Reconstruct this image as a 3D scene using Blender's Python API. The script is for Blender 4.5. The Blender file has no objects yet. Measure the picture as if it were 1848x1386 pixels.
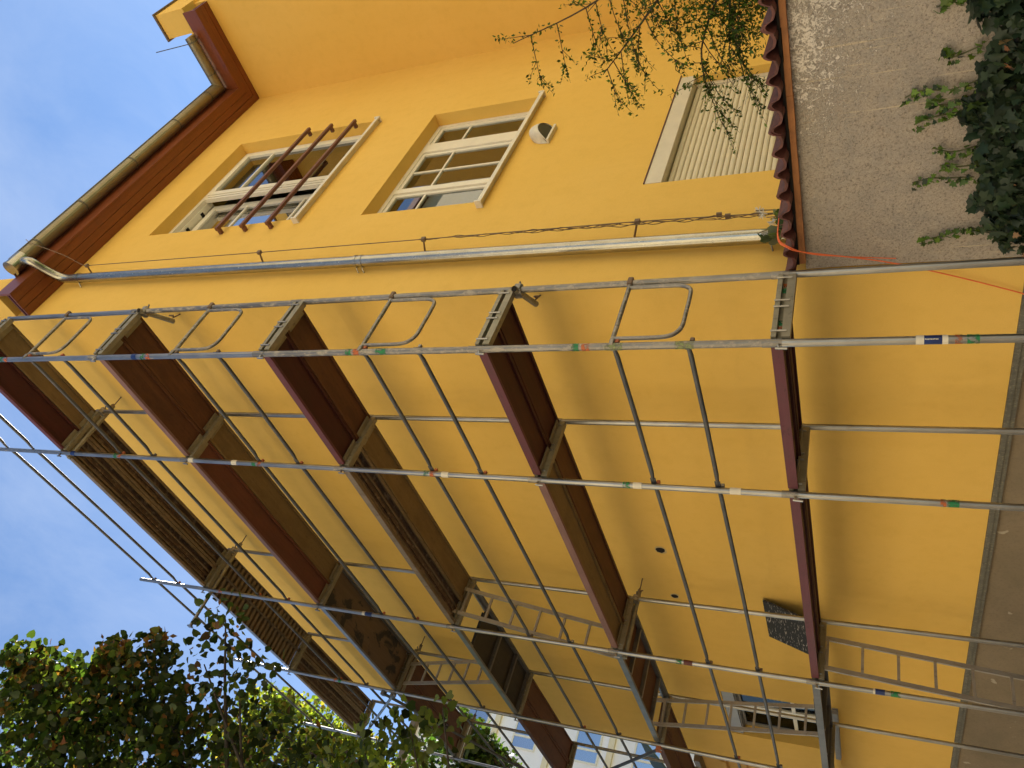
import bpy, math, random
import numpy as np
from mathutils import Vector, Matrix

random.seed(7)
rng = np.random.default_rng(11)
R = math.radians
scene = bpy.context.scene
COL = scene.collection

# ------------------------------------------------------------------ camera
YAW, PITCH = R(45.341), R(25.245)
CAM = Vector((3.293, -3.597, 1.60))
fwd = Vector((-math.sin(YAW) * math.cos(PITCH), math.cos(YAW) * math.cos(PITCH), math.sin(PITCH)))
rgt = Vector((math.cos(YAW), math.sin(YAW), 0))
upv = rgt.cross(fwd)
cd = bpy.data.cameras.new('camera')
cam = bpy.data.objects.new('camera', cd)
COL.objects.link(cam)
# the photograph lies on its side: the world's up points to the left of the frame
cam.matrix_world = Matrix(((-upv.x, rgt.x, -fwd.x, CAM.x), (-upv.y, rgt.y, -fwd.y, CAM.y),
                           (-upv.z, rgt.z, -fwd.z, CAM.z), (0, 0, 0, 1)))
cd.sensor_fit = 'HORIZONTAL'
cd.sensor_width = 36.0
cd.lens = 36.0 * 1404.5 / 1848.0
cd.clip_start = 0.05
cd.clip_end = 3000
scene.camera = cam

# ------------------------------------------------------------------ sky, sun, exposure
SUN_AZ, SUN_EL = R(30), R(42)          # azimuth measured from +y towards -x
sdir = Vector((-math.sin(SUN_AZ) * math.cos(SUN_EL), math.cos(SUN_AZ) * math.cos(SUN_EL), math.sin(SUN_EL)))
world = bpy.data.worlds.new('World')
scene.world = world
world.use_nodes = True
wt = world.node_tree
wt.nodes.clear()
def wn(t): return wt.nodes.new(t)
sky = wn('ShaderNodeTexSky')
sky.sky_type = 'NISHITA'
sky.sun_disc = False
sky.sun_elevation = SUN_EL
sky.sun_rotation = -SUN_AZ
sky.altitude = 200
sky.air_density = 1.0
sky.dust_density = 0.0
sky.ozone_density = 2.5
tc = wn('ShaderNodeTexCoord')
mp = wn('ShaderNodeMapping'); mp.inputs['Scale'].default_value = (1.2, 2.2, 2.5); mp.inputs['Rotation'].default_value = (0.3, 0.5, 0.6)
nz = wn('ShaderNodeTexNoise'); nz.inputs['Scale'].default_value = 1.7; nz.inputs['Detail'].default_value = 7; nz.inputs['Roughness'].default_value = 0.62
nz.inputs['Distortion'].default_value = 0.6
rp = wn('ShaderNodeValToRGB'); rp.color_ramp.elements[0].position = 0.40; rp.color_ramp.elements[1].position = 0.80
rp.color_ramp.elements[0].color = (0, 0, 0, 1); rp.color_ramp.elements[1].color = (0.27, 0.27, 0.27, 1)
mx = wn('ShaderNodeMixRGB'); mx.blend_type = 'MIX'
mx.inputs[2].default_value = (4.6, 5.0, 5.6, 1)
bg = wn('ShaderNodeBackground'); bg.inputs['Strength'].default_value = 0.080
out = wn('ShaderNodeOutputWorld')
L = wt.links.new
L(tc.outputs['Generated'], mp.inputs['Vector']); L(mp.outputs[0], nz.inputs['Vector'])
L(nz.outputs['Fac'], rp.inputs['Fac']); L(rp.outputs['Color'], mx.inputs[0]); L(sky.outputs[0], mx.inputs[1])
L(mx.outputs[0], bg.inputs['Color']); L(bg.outputs[0], out.inputs['Surface'])
sd = bpy.data.lights.new('sun', 'SUN')
sd.energy = 5.0; sd.angle = R(0.53); sd.color = (1.0, 0.93, 0.82)
so = bpy.data.objects.new('sun', sd); COL.objects.link(so)
so.rotation_euler = sdir.to_track_quat('Z', 'Y').to_euler()
so.location = (-20, 10, 30)
scene.view_settings.view_transform = 'Standard'
scene.view_settings.look = 'None'
scene.view_settings.gamma = 1.0
scene.view_settings.use_curve_mapping = False
scene.view_settings.exposure = 1.42
scene.render.engine = 'CYCLES'
scene.cycles.max_bounces = 8
scene.cycles.diffuse_bounces = 5
scene.cycles.transparent_max_bounces = 12
scene.cycles.use_denoising = True

# ------------------------------------------------------------------ materials
def mat(name, build):
    m = bpy.data.materials.new(name); m.use_nodes = True
    nt = m.node_tree; nt.nodes.clear()
    o = nt.nodes.new('ShaderNodeOutputMaterial'); p = nt.nodes.new('ShaderNodeBsdfPrincipled')
    nt.links.new(p.outputs[0], o.inputs[0])
    build(nt, p, o)
    return m
def node(nt, t, **kw):
    n = nt.nodes.new(t)
    for k, v in kw.items():
        if k in n.inputs: n.inputs[k].default_value = v
        else: setattr(n, k, v)
    return n
def coords(nt, scale=(1, 1, 1), rnd=True, rot=(0, 0, 0)):
    t = node(nt, 'ShaderNodeTexCoord')
    m = node(nt, 'ShaderNodeMapping'); m.inputs['Scale'].default_value = scale; m.inputs['Rotation'].default_value = rot
    nt.links.new(t.outputs['Object'], m.inputs['Vector'])
    if rnd:
        i = node(nt, 'ShaderNodeObjectInfo')
        s = node(nt, 'ShaderNodeMath', operation='MULTIPLY'); s.inputs[1].default_value = 37.0
        nt.links.new(i.outputs['Random'], s.inputs[0]); nt.links.new(s.outputs[0], m.inputs['Location'])
    return m.outputs[0]
def noise(nt, vec, scale, detail=4, rough=0.6, dist=0.0):
    n = node(nt, 'ShaderNodeTexNoise'); n.inputs['Scale'].default_value = scale; n.inputs['Detail'].default_value = detail
    n.inputs['Roughness'].default_value = rough; n.inputs['Distortion'].default_value = dist
    nt.links.new(vec, n.inputs['Vector']); return n.outputs['Fac']
def ramp(nt, fac, stops):
    r = node(nt, 'ShaderNodeValToRGB'); e = r.color_ramp.elements
    while len(e) < len(stops): e.new(0.5)
    for x, (p, c) in zip(e, stops):
        x.position = p; x.color = (c, c, c, 1) if isinstance(c, (int, float)) else (*c, 1)
    nt.links.new(fac, r.inputs['Fac']); return r.outputs['Color']
def mix(nt, fac, a, b, mode='MIX'):
    m = node(nt, 'ShaderNodeMixRGB'); m.blend_type = mode
    for i, v in ((0, fac), (1, a), (2, b)):
        if hasattr(v, 'links') or hasattr(v, 'is_linked'): nt.links.new(v, m.inputs[i])
        elif isinstance(v, (int, float)): m.inputs[i].default_value = v if i == 0 else (v, v, v, 1)
        else: m.inputs[i].default_value = (*v, 1)
    return m.outputs[0]
def bump(nt, p, h, strength=0.3, dist=0.01):
    b = node(nt, 'ShaderNodeBump'); b.inputs['Strength'].default_value = strength; b.inputs['Distance'].default_value = dist
    nt.links.new(h, b.inputs['Height']); nt.links.new(b.outputs[0], p.inputs['Normal'])
def setc(nt, p, c):
    if isinstance(c, tuple): p.inputs['Base Color'].default_value = (*c, 1)
    else: nt.links.new(c, p.inputs['Base Color'])

M = {}
def render_mat(name, c1, c2, c3):
    def b(nt, p, o):
        v = coords(nt, rnd=False)
        a = noise(nt, v, 0.55, 5, 0.6, 0.4); f = noise(nt, v, 7, 6, 0.65); g = noise(nt, v, 140, 3, 0.7)
        st = noise(nt, coords(nt, (2.2, 2.2, 0.35), False), 2.0, 5, 0.6)
        c = mix(nt, ramp(nt, a, [(0.35, 0.0), (0.68, 1.0)]), c1, c2)
        c = mix(nt, ramp(nt, f, [(0.48, 0.0), (0.8, 0.5)]), c, c3)
        c = mix(nt, ramp(nt, st, [(0.5, 0.0), (0.8, 0.28)]), c, c3)
        c = mix(nt, ramp(nt, g, [(0.3, 0.10), (0.55, 0.0)]), c, (0.2, 0.12, 0.02))
        setc(nt, p, c); p.inputs['Roughness'].default_value = 0.9; p.inputs['Specular IOR Level'].default_value = 0.2
        h = mix(nt, 0.5, g, f); bump(nt, p, h, 0.35, 0.006)
    M[name] = mat(name, b)
render_mat('yellow_render', (0.78, 0.485, 0.105), (0.81, 0.515, 0.125), (0.70, 0.425, 0.085))
render_mat('ochre_render', (0.55, 0.33, 0.10), (0.6, 0.37, 0.12), (0.45, 0.27, 0.08))
render_mat('cream_render', (0.78, 0.66, 0.44), (0.8, 0.69, 0.48), (0.7, 0.58, 0.38))
render_mat('white_render', (0.86, 0.83, 0.82), (0.88, 0.85, 0.84), (0.80, 0.77, 0.76))

def b(nt, p, o):                                                    # old garden wall
    v = coords(nt, rnd=False)
    a = noise(nt, v, 1.3, 6, 0.65, 0.5); f = noise(nt, v, 9, 8, 0.7); g = noise(nt, v, 70, 5, 0.75)
    c = mix(nt, ramp(nt, a, [(0.3, 0.0), (0.7, 1.0)]), (0.385, 0.315, 0.24), (0.46, 0.39, 0.31))
    c = mix(nt, ramp(nt, f, [(0.38, 0.0), (0.7, 0.8)]), c, (0.29, 0.265, 0.23))
    c = mix(nt, ramp(nt, g, [(0.36, 0.75), (0.5, 0.0)]), c, (0.13, 0.10, 0.075))
    c = mix(nt, ramp(nt, noise(nt, v, 110, 3, 0.7), [(0.52, 0.0), (0.68, 0.6)]), c, (0.55, 0.47, 0.36))
    sx = node(nt, 'ShaderNodeSeparateXYZ'); tcn = node(nt, 'ShaderNodeTexCoord'); nt.links.new(tcn.outputs['Object'], sx.inputs[0])
    zr = node(nt, 'ShaderNodeMapRange'); zr.inputs[1].default_value = 1.25; zr.inputs[2].default_value = 1.95; nt.links.new(sx.outputs['Z'], zr.inputs[0])
    xr = node(nt, 'ShaderNodeMapRange'); xr.inputs[1].default_value = -1.9; xr.inputs[2].default_value = -0.7; nt.links.new(sx.outputs['X'], xr.inputs[0])
    pn = noise(nt, v, 3.4, 5, 0.65, 0.4)
    pm = mix(nt, 1.0, mix(nt, 1.0, pn, zr.outputs[0], 'MULTIPLY'), xr.outputs[0], 'MULTIPLY')
    fl = noise(nt, v, 46, 5, 0.8, 1.2)
    ad = node(nt, 'ShaderNodeMath', operation='MULTIPLY_ADD'); nt.links.new(pm, ad.inputs[0]); ad.inputs[1].default_value = 0.38; nt.links.new(fl, ad.inputs[2])
    fl = ramp(nt, ad.outputs[0], [(0.665, 0.0), (0.70, 1.0)])
    c = mix(nt, fl, c, (0.70, 0.63, 0.54))
    rub = ramp(nt, noise(nt, coords(nt, (34, 1, 0.8), False, (0, 0.09, 0)), 1.6, 2, 0.5), [(0.66, 0.0), (0.69, 0.7)])
    rub = mix(nt, 1.0, rub, ramp(nt, noise(nt, v, 1.9, 2), [(0.5, 0.0), (0.6, 1.0)]), 'MULTIPLY')
    c = mix(nt, rub, c, (0.60, 0.49, 0.33))
    setc(nt, p, c); p.inputs['Roughness'].default_value = 0.95; p.inputs['Specular IOR Level'].default_value = 0.15
    bump(nt, p, mix(nt, 0.4, g, fl), 0.8, 0.012)
M['old_render'] = mat('old_render', b)

def b(nt, p, o):                                                    # plinth
    v = coords(nt, rnd=False)
    a = noise(nt, v, 1.1, 6, 0.65, 0.4); g = noise(nt, v, 40, 5, 0.7)
    c = mix(nt, ramp(nt, a, [(0.35, 0.0), (0.65, 1.0)]), (0.20, 0.155, 0.095), (0.27, 0.205, 0.13))
    fl = ramp(nt, noise(nt, v, 5.0, 4, 0.5, 0.6), [(0.68, 0.0), (0.70, 1.0)])
    c = mix(nt, fl, c, (0.42, 0.36, 0.27))
    c = mix(nt, ramp(nt, g, [(0.35, 0.3), (0.5, 0.0)]), c, (0.12, 0.09, 0.06))
    setc(nt, p, c); p.inputs['Roughness'].default_value = 0.9
    bump(nt, p, mix(nt, 0.5, g, fl), 0.4, 0.006)
M['plinth'] = mat('plinth', b)

def metal_mat(name, c1, c2, splash, rough=0.42, metallic=0.75, amount=(0.56, 0.66), scale=7):
    def b(nt, p, o):
        v = coords(nt, (1, 1, 0.45)); f = noise(nt, v, scale * 3.2, 6, 0.7); a = noise(nt, v, scale, 4, 0.6)
        c = mix(nt, ramp(nt, a, [(0.35, 0.0), (0.65, 1.0)]), c1, c2)
        s = ramp(nt, f, [(amount[0], 0.0), (amount[1], 1.0)])
        c = mix(nt, s, c, splash)
        setc(nt, p, c)
        mt = mix(nt, s, (metallic,) * 3, (0.05,) * 3); nt.links.new(mt, p.inputs['Metallic'])
        rg = mix(nt, s, (rough,) * 3, (0.85,) * 3); nt.links.new(rg, p.inputs['Roughness'])
        bump(nt, p, f, 0.12, 0.001)
    M[name] = mat(name, b)
metal_mat('galvanised', (0.27, 0.262, 0.245), (0.37, 0.36, 0.335), (0.40, 0.35, 0.28), 0.32, 0.9, (0.6, 0.72))
metal_mat('galvanised_dirty', (0.185, 0.172, 0.152), (0.26, 0.24, 0.21), (0.40, 0.35, 0.27), 0.38, 0.75, (0.50, 0.62), 9)
metal_mat('guard_tube', (0.085, 0.085, 0.088), (0.13, 0.13, 0.13), (0.24, 0.21, 0.17), 0.5, 0.5, (0.62, 0.80), 5)
metal_mat('transom_metal', (0.23, 0.205, 0.14), (0.29, 0.26, 0.185), (0.15, 0.12, 0.075), 0.55, 0.45, (0.58, 0.7), 9)
metal_mat('aluminium', (0.20, 0.205, 0.21), (0.27, 0.275, 0.28), (0.42, 0.38, 0.33), 0.4, 0.7, (0.6, 0.72), 6)
metal_mat('ladder_metal', (0.31, 0.28, 0.235), (0.38, 0.345, 0.29), (0.28, 0.22, 0.15), 0.5, 0.4, (0.55, 0.68), 8)
metal_mat('gutter_metal', (0.25, 0.215, 0.135), (0.30, 0.26, 0.17), (0.22, 0.18, 0.11), 0.42, 0.75, (0.6, 0.72), 5)
metal_mat('zinc', (0.36, 0.345, 0.29), (0.44, 0.425, 0.36), (0.36, 0.33, 0.25), 0.27, 0.95, (0.64, 0.78), 16)
metal_mat('rust_cap', (0.35, 0.09, 0.03), (0.45, 0.14, 0.05), (0.2, 0.08, 0.04), 0.7, 0.1)
metal_mat('wire_rust', (0.16, 0.10, 0.06), (0.22, 0.15, 0.09), (0.1, 0.07, 0.05), 0.7, 0.2)
metal_mat('rust_steel', (0.085, 0.05, 0.03), (0.14, 0.085, 0.05), (0.26, 0.185, 0.11), 0.7, 0.25, (0.52, 0.66), 4)
metal_mat('slat_steel', (0.17, 0.125, 0.075), (0.23, 0.17, 0.11), (0.12, 0.075, 0.045), 0.6, 0.3, (0.56, 0.7), 5)
metal_mat('dark_steel', (0.10, 0.10, 0.10), (0.145, 0.14, 0.135), (0.22, 0.2, 0.18), 0.5, 0.4, (0.6, 0.72), 6)
metal_mat('strip_metal', (0.10, 0.095, 0.07), (0.15, 0.14, 0.105), (0.32, 0.27, 0.19), 0.7, 0.1, (0.55, 0.66), 22)

def wood_mat(name, c1, c2, c3, axis='x', rough=0.6, dirt=0.35, gloss=0.3):
    sc = {'x': (0.7, 14, 14), 'y': (14, 0.7, 14)}[axis]
    def b(nt, p, o):
        v = coords(nt, sc); f = noise(nt, v, 2.4, 7, 0.65, 0.5)
        d = noise(nt, coords(nt, (1.3, 3, 3)), 2.2, 6, 0.68, 0.4); s = noise(nt, coords(nt, (3, 6, 6)), 6, 4, 0.7)
        c = mix(nt, ramp(nt, f, [(0.3, 0.0), (0.7, 1.0)]), c1, c2)
        c = mix(nt, ramp(nt, d, [(0.45, 0.0), (0.75, dirt)]), c, c3)
        c = mix(nt, ramp(nt, s, [(0.30, 0.5), (0.42, 0.0)]), c, tuple(x * 0.4 for x in c1))
        setc(nt, p, c); p.inputs['Roughness'].default_value = rough; p.inputs['Specular IOR Level'].default_value = gloss
        bump(nt, p, f, 0.25, 0.004)
    M[name] = mat(name, b)
wood_mat('maroon_board', (0.051, 0.0108, 0.0096), (0.072, 0.0156, 0.0132), (0.036, 0.0168, 0.012), dirt=0.5)
wood_mat('maroon_edge', (0.1125, 0.0315, 0.0413), (0.1425, 0.045, 0.0525), (0.0825, 0.045, 0.0413), dirt=0.6)
wood_mat('brown_board', (0.098, 0.036, 0.016), (0.132, 0.052, 0.023), (0.055, 0.024, 0.013), dirt=0.8)
wood_mat('tan_board', (0.17, 0.1122, 0.0476), (0.2176, 0.1462, 0.0646), (0.1088, 0.068, 0.0306), dirt=0.7)
wood_mat('red_board', (0.126, 0.0385, 0.0224), (0.161, 0.056, 0.0315), (0.084, 0.035, 0.021), dirt=0.6)
wood_mat('pink_edge', (0.2, 0.104, 0.088), (0.248, 0.136, 0.112), (0.136, 0.072, 0.06), dirt=0.5)
wood_mat('black_board', (0.03, 0.026, 0.02), (0.045, 0.038, 0.03), (0.02, 0.018, 0.015), dirt=0.5)
wood_mat('soffit_wood', (0.15, 0.038, 0.013), (0.225, 0.062, 0.019), (0.13, 0.035, 0.013), 'y', 0.35, 0.5, 0.5)
wood_mat('soffit_wood_across', (0.15, 0.038, 0.013), (0.225, 0.062, 0.019), (0.13, 0.035, 0.013), 'x', 0.35, 0.5, 0.5)
wood_mat('bar_wood', (0.16, 0.062, 0.035), (0.2, 0.085, 0.05), (0.12, 0.05, 0.03), 'y', 0.5, 0.4)
wood_mat('batten_wood', (0.33, 0.13, 0.045), (0.42, 0.18, 0.065), (0.1, 0.05, 0.03), 'x', 0.7, 0.9)
def b(nt, p, o):                                                    # board with tar-like stains
    v = coords(nt, (0.7, 12, 12)); f = noise(nt, v, 2.4, 6, 0.65, 0.5)
    c = mix(nt, ramp(nt, f, [(0.3, 0.0), (0.7, 1.0)]), (0.10, 0.062, 0.032), (0.15, 0.095, 0.05))
    d = noise(nt, coords(nt, (1, 1.6, 1.6), False), 2.6, 6, 0.62, 0.5)
    c = mix(nt, ramp(nt, d, [(0.53, 0.0), (0.6, 0.95)]), c, (0.013, 0.012, 0.011))
    setc(nt, p, c); p.inputs['Roughness'].default_value = 0.65
M['stained_board'] = mat('stained_board', b)

def plain(name, c, rough=0.5, metallic=0.0, var=0.12, scale=6, spec=0.4):
    def b(nt, p, o):
        f = noise(nt, coords(nt), scale, 5, 0.65)
        d = tuple(x * (1 - var * 2) for x in c)
        setc(nt, p, mix(nt, ramp(nt, f, [(0.35, 0.0), (0.7, 1.0)]), c, d))
        p.inputs['Roughness'].default_value = rough; p.inputs['Metallic'].default_value = metallic
        p.inputs['Specular IOR Level'].default_value = spec
    M[name] = mat(name, b)
plain('frame_paint', (0.80, 0.74, 0.60), 0.35, var=0.05)
plain('sill_paint', (0.74, 0.68, 0.55), 0.4, var=0.06)
plain('shutter_paint', (0.70, 0.61, 0.42), 0.45, var=0.05)
plain('shutter_box', (0.68, 0.60, 0.45), 0.45, var=0.05)
plain('dark_trim', (0.12, 0.03, 0.02), 0.5)
plain('cavity_shade', (0.012, 0.010, 0.008), 0.9)  # near-black colour standing for shade inside holes and gaps
plain('chipped', (0.62, 0.46, 0.22), 0.9)
plain('grille', (0.10, 0.095, 0.06), 0.6)
plain('hood_white', (0.72, 0.66, 0.52), 0.45, var=0.1, scale=12)
plain('tile_clay', (0.16, 0.052, 0.04), 0.55, var=0.28, scale=14)
plain('cord_orange', (0.85, 0.17, 0.05), 0.5, var=0.04)
def sprayed(name, c, lo=0.40, hi=0.58):
    def b(nt, p, o):
        f = noise(nt, coords(nt, (1, 1, 0.8)), 32, 3, 0.6); setc(nt, p, c); p.inputs['Roughness'].default_value = 0.6
        t = node(nt, 'ShaderNodeBsdfTransparent'); x = node(nt, 'ShaderNodeMixShader')
        nt.links.new(ramp(nt, f, [(lo, 0.0), (hi, 0.95)]), x.inputs[0]); nt.links.new(t.outputs[0], x.inputs[1]); nt.links.new(p.outputs[0], x.inputs[2]); nt.links.new(x.outputs[0], o.inputs[0])
    M[name] = mat(name, b)
sprayed('paint_green', (0.012, 0.20, 0.06)); sprayed('paint_orange', (0.50, 0.12, 0.025)); sprayed('paint_olive', (0.24, 0.27, 0.10), 0.36, 0.7)
plain('sticker_white', (0.75, 0.68, 0.52), 0.5, var=0.06)
plain('sticker_blue', (0.012, 0.035, 0.16), 0.35, var=0.2)
plain('grey_plastic', (0.30, 0.29, 0.27), 0.45, var=0.12)
plain('blue_grey', (0.22, 0.25, 0.31), 0.5)
plain('coping', (0.16, 0.11, 0.06), 0.5)
plain('roof_tile', (0.22, 0.075, 0.045), 0.7, var=0.2)
plain('teal_cloth', (0.04, 0.085, 0.09), 0.8)
plain('asphalt', (0.15, 0.14, 0.125), 0.9, var=0.15, scale=3)
plain('paving', (0.33, 0.29, 0.23), 0.9, var=0.12, scale=3)
plain('kerb_stone', (0.38, 0.36, 0.33), 0.85)
plain('lawn', (0.07, 0.11, 0.03), 0.95, var=0.25, scale=4)
plain('bark', (0.05, 0.04, 0.03), 0.9, var=0.3, scale=20)
plain('twig', (0.06, 0.042, 0.022), 0.8, var=0.2, scale=20)
plain('vine_stem', (0.19, 0.13, 0.07), 0.9, var=0.25, scale=25)
plain('ivy_stem', (0.12, 0.12, 0.05), 0.8)
plain('curtain', (0.46, 0.46, 0.37), 0.9, var=0.12, scale=3)
plain('room', (0.33, 0.32, 0.25), 0.9)
plain('seed_fluff', (0.75, 0.72, 0.64), 0.9)
def b(nt, p, o):                                                    # black board spattered white
    v = coords(nt, (4, 30, 30), False, (0, 0.45, 0)); f = noise(nt, v, 3.0, 3, 0.6)
    setc(nt, p, mix(nt, ramp(nt, f, [(0.60, 0.0), (0.63, 1.0)]), (0.018, 0.017, 0.016), (0.42, 0.38, 0.32)))
    p.inputs['Roughness'].default_value = 0.7
M['spattered_board'] = mat('spattered_board', b)
def glass(name, tint, refl):
    m = bpy.data.materials.new(name); m.use_nodes = True; nt = m.node_tree; nt.nodes.clear()
    o = node(nt, 'ShaderNodeOutputMaterial'); t = node(nt, 'ShaderNodeBsdfTransparent'); g = node(nt, 'ShaderNodeBsdfGlossy')
    t.inputs[0].default_value = (*tint, 1); g.inputs['Roughness'].default_value = 0.015; g.inputs[0].default_value = (0.95, 0.97, 1, 1)
    f = node(nt, 'ShaderNodeFresnel'); f.inputs['IOR'].default_value = 1.55
    a = node(nt, 'ShaderNodeMath', operation='ADD'); a.inputs[1].default_value = refl; a.use_clamp = True
    nt.links.new(f.outputs[0], a.inputs[0])
    x = node(nt, 'ShaderNodeMixShader'); nt.links.new(a.outputs[0], x.inputs[0]); nt.links.new(t.outputs[0], x.inputs[1]); nt.links.new(g.outputs[0], x.inputs[2])
    nt.links.new(x.outputs[0], o.inputs[0]); M[name] = m
glass('window_glass', (0.62, 0.66, 0.60), 0.12)
glass('dim_glass', (0.45, 0.45, 0.40), 0.0); M['dim_glass'].node_tree.nodes['Glossy BSDF'].inputs[0].default_value = (0.35, 0.38, 0.42, 1)
glass('blue_glass', (0.15, 0.2, 0.25), 0.45)

def leaf_mat(name, trans=0.45, gloss=0.35):
    def b(nt, p, o):
        at = node(nt, 'ShaderNodeAttribute'); at.attribute_name = 'tint'
        setc(nt, p, at.outputs['Color']); p.inputs['Roughness'].default_value = 0.42; p.inputs['Specular IOR Level'].default_value = gloss
        tr = node(nt, 'ShaderNodeBsdfTranslucent')
        c2 = mix(nt, 1.0, at.outputs['Color'], (1.5, 1.7, 0.6), 'MULTIPLY'); nt.links.new(c2, tr.inputs[0])
        x = node(nt, 'ShaderNodeMixShader'); x.inputs[0].default_value = trans
        nt.links.new(p.outputs[0], x.inputs[1]); nt.links.new(tr.outputs[0], x.inputs[2]); nt.links.new(x.outputs[0], o.inputs[0])
    M[name] = mat(name, b)
leaf_mat('leaf', 0.5); leaf_mat('ivy_leaf', 0.12, 0.3)

# ------------------------------------------------------------------ mesh helpers
class MB:
    def __init__(s): s.v = []; s.f = []
    def quad(s, a, b, c, d):
        n = len(s.v); s.v += [a, b, c, d]; s.f.append((n, n + 1, n + 2, n + 3)); return s
    def poly(s, pts):
        n = len(s.v); s.v += list(pts); s.f.append(tuple(range(n, n + len(pts)))); return s
    def box(s, x0, x1, y0, y1, z0, z1, ch=0.0):
        if ch > 0:
            return s.prism([(x0 + ch, z0), (x1 - ch, z0), (x1, z0 + ch), (x1, z1 - ch), (x1 - ch, z1), (x0 + ch, z1), (x0, z1 - ch), (x0, z0 + ch)],
                           lambda a, b, t: (a, y0 + (y1 - y0) * t, b))
        n = len(s.v)
        s.v += [(x0, y0, z0), (x1, y0, z0), (x1, y1, z0), (x0, y1, z0), (x0, y0, z1), (x1, y0, z1), (x1, y1, z1), (x0, y1, z1)]
        s.f += [tuple(n + i for i in q) for q in ((0, 3, 2, 1), (4, 5, 6, 7), (0, 1, 5, 4), (1, 2, 6, 5), (2, 3, 7, 6), (3, 0, 4, 7))]
        return s
    def prism(s, poly, fn, t0=0.0, t1=1.0):
        n = len(s.v); k = len(poly)
        s.v += [fn(a, b, t0) for a, b in poly] + [fn(a, b, t1) for a, b in poly]
        s.f += [tuple(range(n, n + k))[::-1], tuple(range(n + k, n + 2 * k))]
        s.f += [(n + i, n + (i + 1) % k, n + k + (i + 1) % k, n + k + i) for i in range(k)]
        return s
    def bar(s, p0, p1, w, h, up=(0, 0, 1)):
        p0, p1 = Vector(p0), Vector(p1); d = (p1 - p0).normalized(); u = Vector(up)
        a = d.cross(u)
        if a.length < 1e-4: a = d.cross(Vector((1, 0, 0)))
        a.normalize(); c = a.cross(d)
        n = len(s.v)
        for p in (p0, p1):
            for i, j in ((-1, -1), (1, -1), (1, 1), (-1, 1)): s.v.append(tuple(p + a * (i * w / 2) + c * (j * h / 2)))
        s.f += [tuple(n + i for i in q) for q in ((3, 2, 1, 0), (4, 5, 6, 7), (0, 1, 5, 4), (1, 2, 6, 5), (2, 3, 7, 6), (3, 0, 4, 7))]
        return s
    def tube(s, pts, r, n=12, caps=True):
        pts = [Vector(p) for p in pts]; rs = r if isinstance(r, (list, tuple)) else [r] * len(pts)
        base = len(s.v); prev = None
        for i, p in enumerate(pts):
            d = (pts[min(i + 1, len(pts) - 1)] - pts[max(i - 1, 0)]).normalized()
            if prev is None:
                a = d.cross(Vector((0, 0, 1)))
                if a.length < 1e-3: a = d.cross(Vector((1, 0, 0)))
            else: a = prev - d * prev.dot(d)
            a.normalize(); prev = a; c = d.cross(a)
            for k in range(n):
                t = 2 * math.pi * k / n; s.v.append(tuple(p + (a * math.cos(t) + c * math.sin(t)) * rs[i]))
        for i in range(len(pts) - 1):
            for k in range(n):
                s.f.append((base + i * n + k, base + i * n + (k + 1) % n, base + (i + 1) * n + (k + 1) % n, base + (i + 1) * n + k))
        if caps:
            s.f.append(tuple(base + k for k in range(n))[::-1]); s.f.append(tuple(base + (len(pts) - 1) * n + k for k in range(n)))
        return s
    def build(s, name, m, parent=None, smooth=False):
        off = Vector(parent['_o']) if parent is not None and '_o' in parent else Vector((0, 0, 0))
        me = bpy.data.meshes.new(name)
        me.from_pydata([tuple(Vector(v) - off) for v in s.v], [], s.f); me.update()
        me.materials.append(M[m] if isinstance(m, str) else m)
        o = bpy.data.objects.new(name, me); COL.objects.link(o)
        if smooth:
            for p in me.polygons: p.use_smooth = len(p.vertices) <= 4
            me.set_sharp_from_angle(angle=R(40))
        if parent is not None:
            o.parent = parent
            o['_o'] = tuple(off)
        return o
def box(name, m, parent, *a, **k): return MB().box(*a, **k).build(name, m, parent)
def tag(o, label, cat, group=None):
    o['label'] = label; o['category'] = cat
    if group: o['group'] = group
    return o
def thing(name, label, cat, loc=(0, 0, 0), group=None):
    o = bpy.data.objects.new(name, None); COL.objects.link(o); o.location = loc; o['_o'] = tuple(loc); o.empty_display_size = 0.2
    return tag(o, label, cat, group)
def struct(o): o['kind'] = 'structure'; return o
def smoothpath(pts, sub=6):
    P = [Vector(p) for p in pts]; outp = []
    for i in range(len(P) - 1):
        a, b_, c, d = P[max(i - 1, 0)], P[i], P[i + 1], P[min(i + 2, len(P) - 1)]
        for k in range(sub):
            t = k / sub
            outp.append(0.5 * ((2 * b_) + (c - a) * t + (2 * a - 5 * b_ + 4 * c - d) * t * t + (3 * b_ - a - 3 * c + d) * t ** 3))
    outp.append(P[-1]); return outp

# ------------------------------------------------------------------ setting
YF, XS, YW = 0.95, -0.2046, 6.15        # street face, side face, back wing face
ZS = 10.37                               # soffit height
struct(MB().box(-400, 400, -400, 400, -0.6, -0.12).build('ground', 'lawn'))
struct(MB().box(-90, 60, -13.0, -5.2, -0.3, -0.10).build('road', 'asphalt'))
struct(MB().box(-90, 60, -5.0, YF - 0.02, -0.3, 0.0).build('pavement', 'paving'))
struct(MB().box(-90, 60, -5.2, -5.0, -0.3, 0.02).build('kerb', 'kerb_stone'))
struct(MB().box(-90, 60, -15, -13.0, -0.3, 0.0).build('far_pavement', 'paving'))

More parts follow.
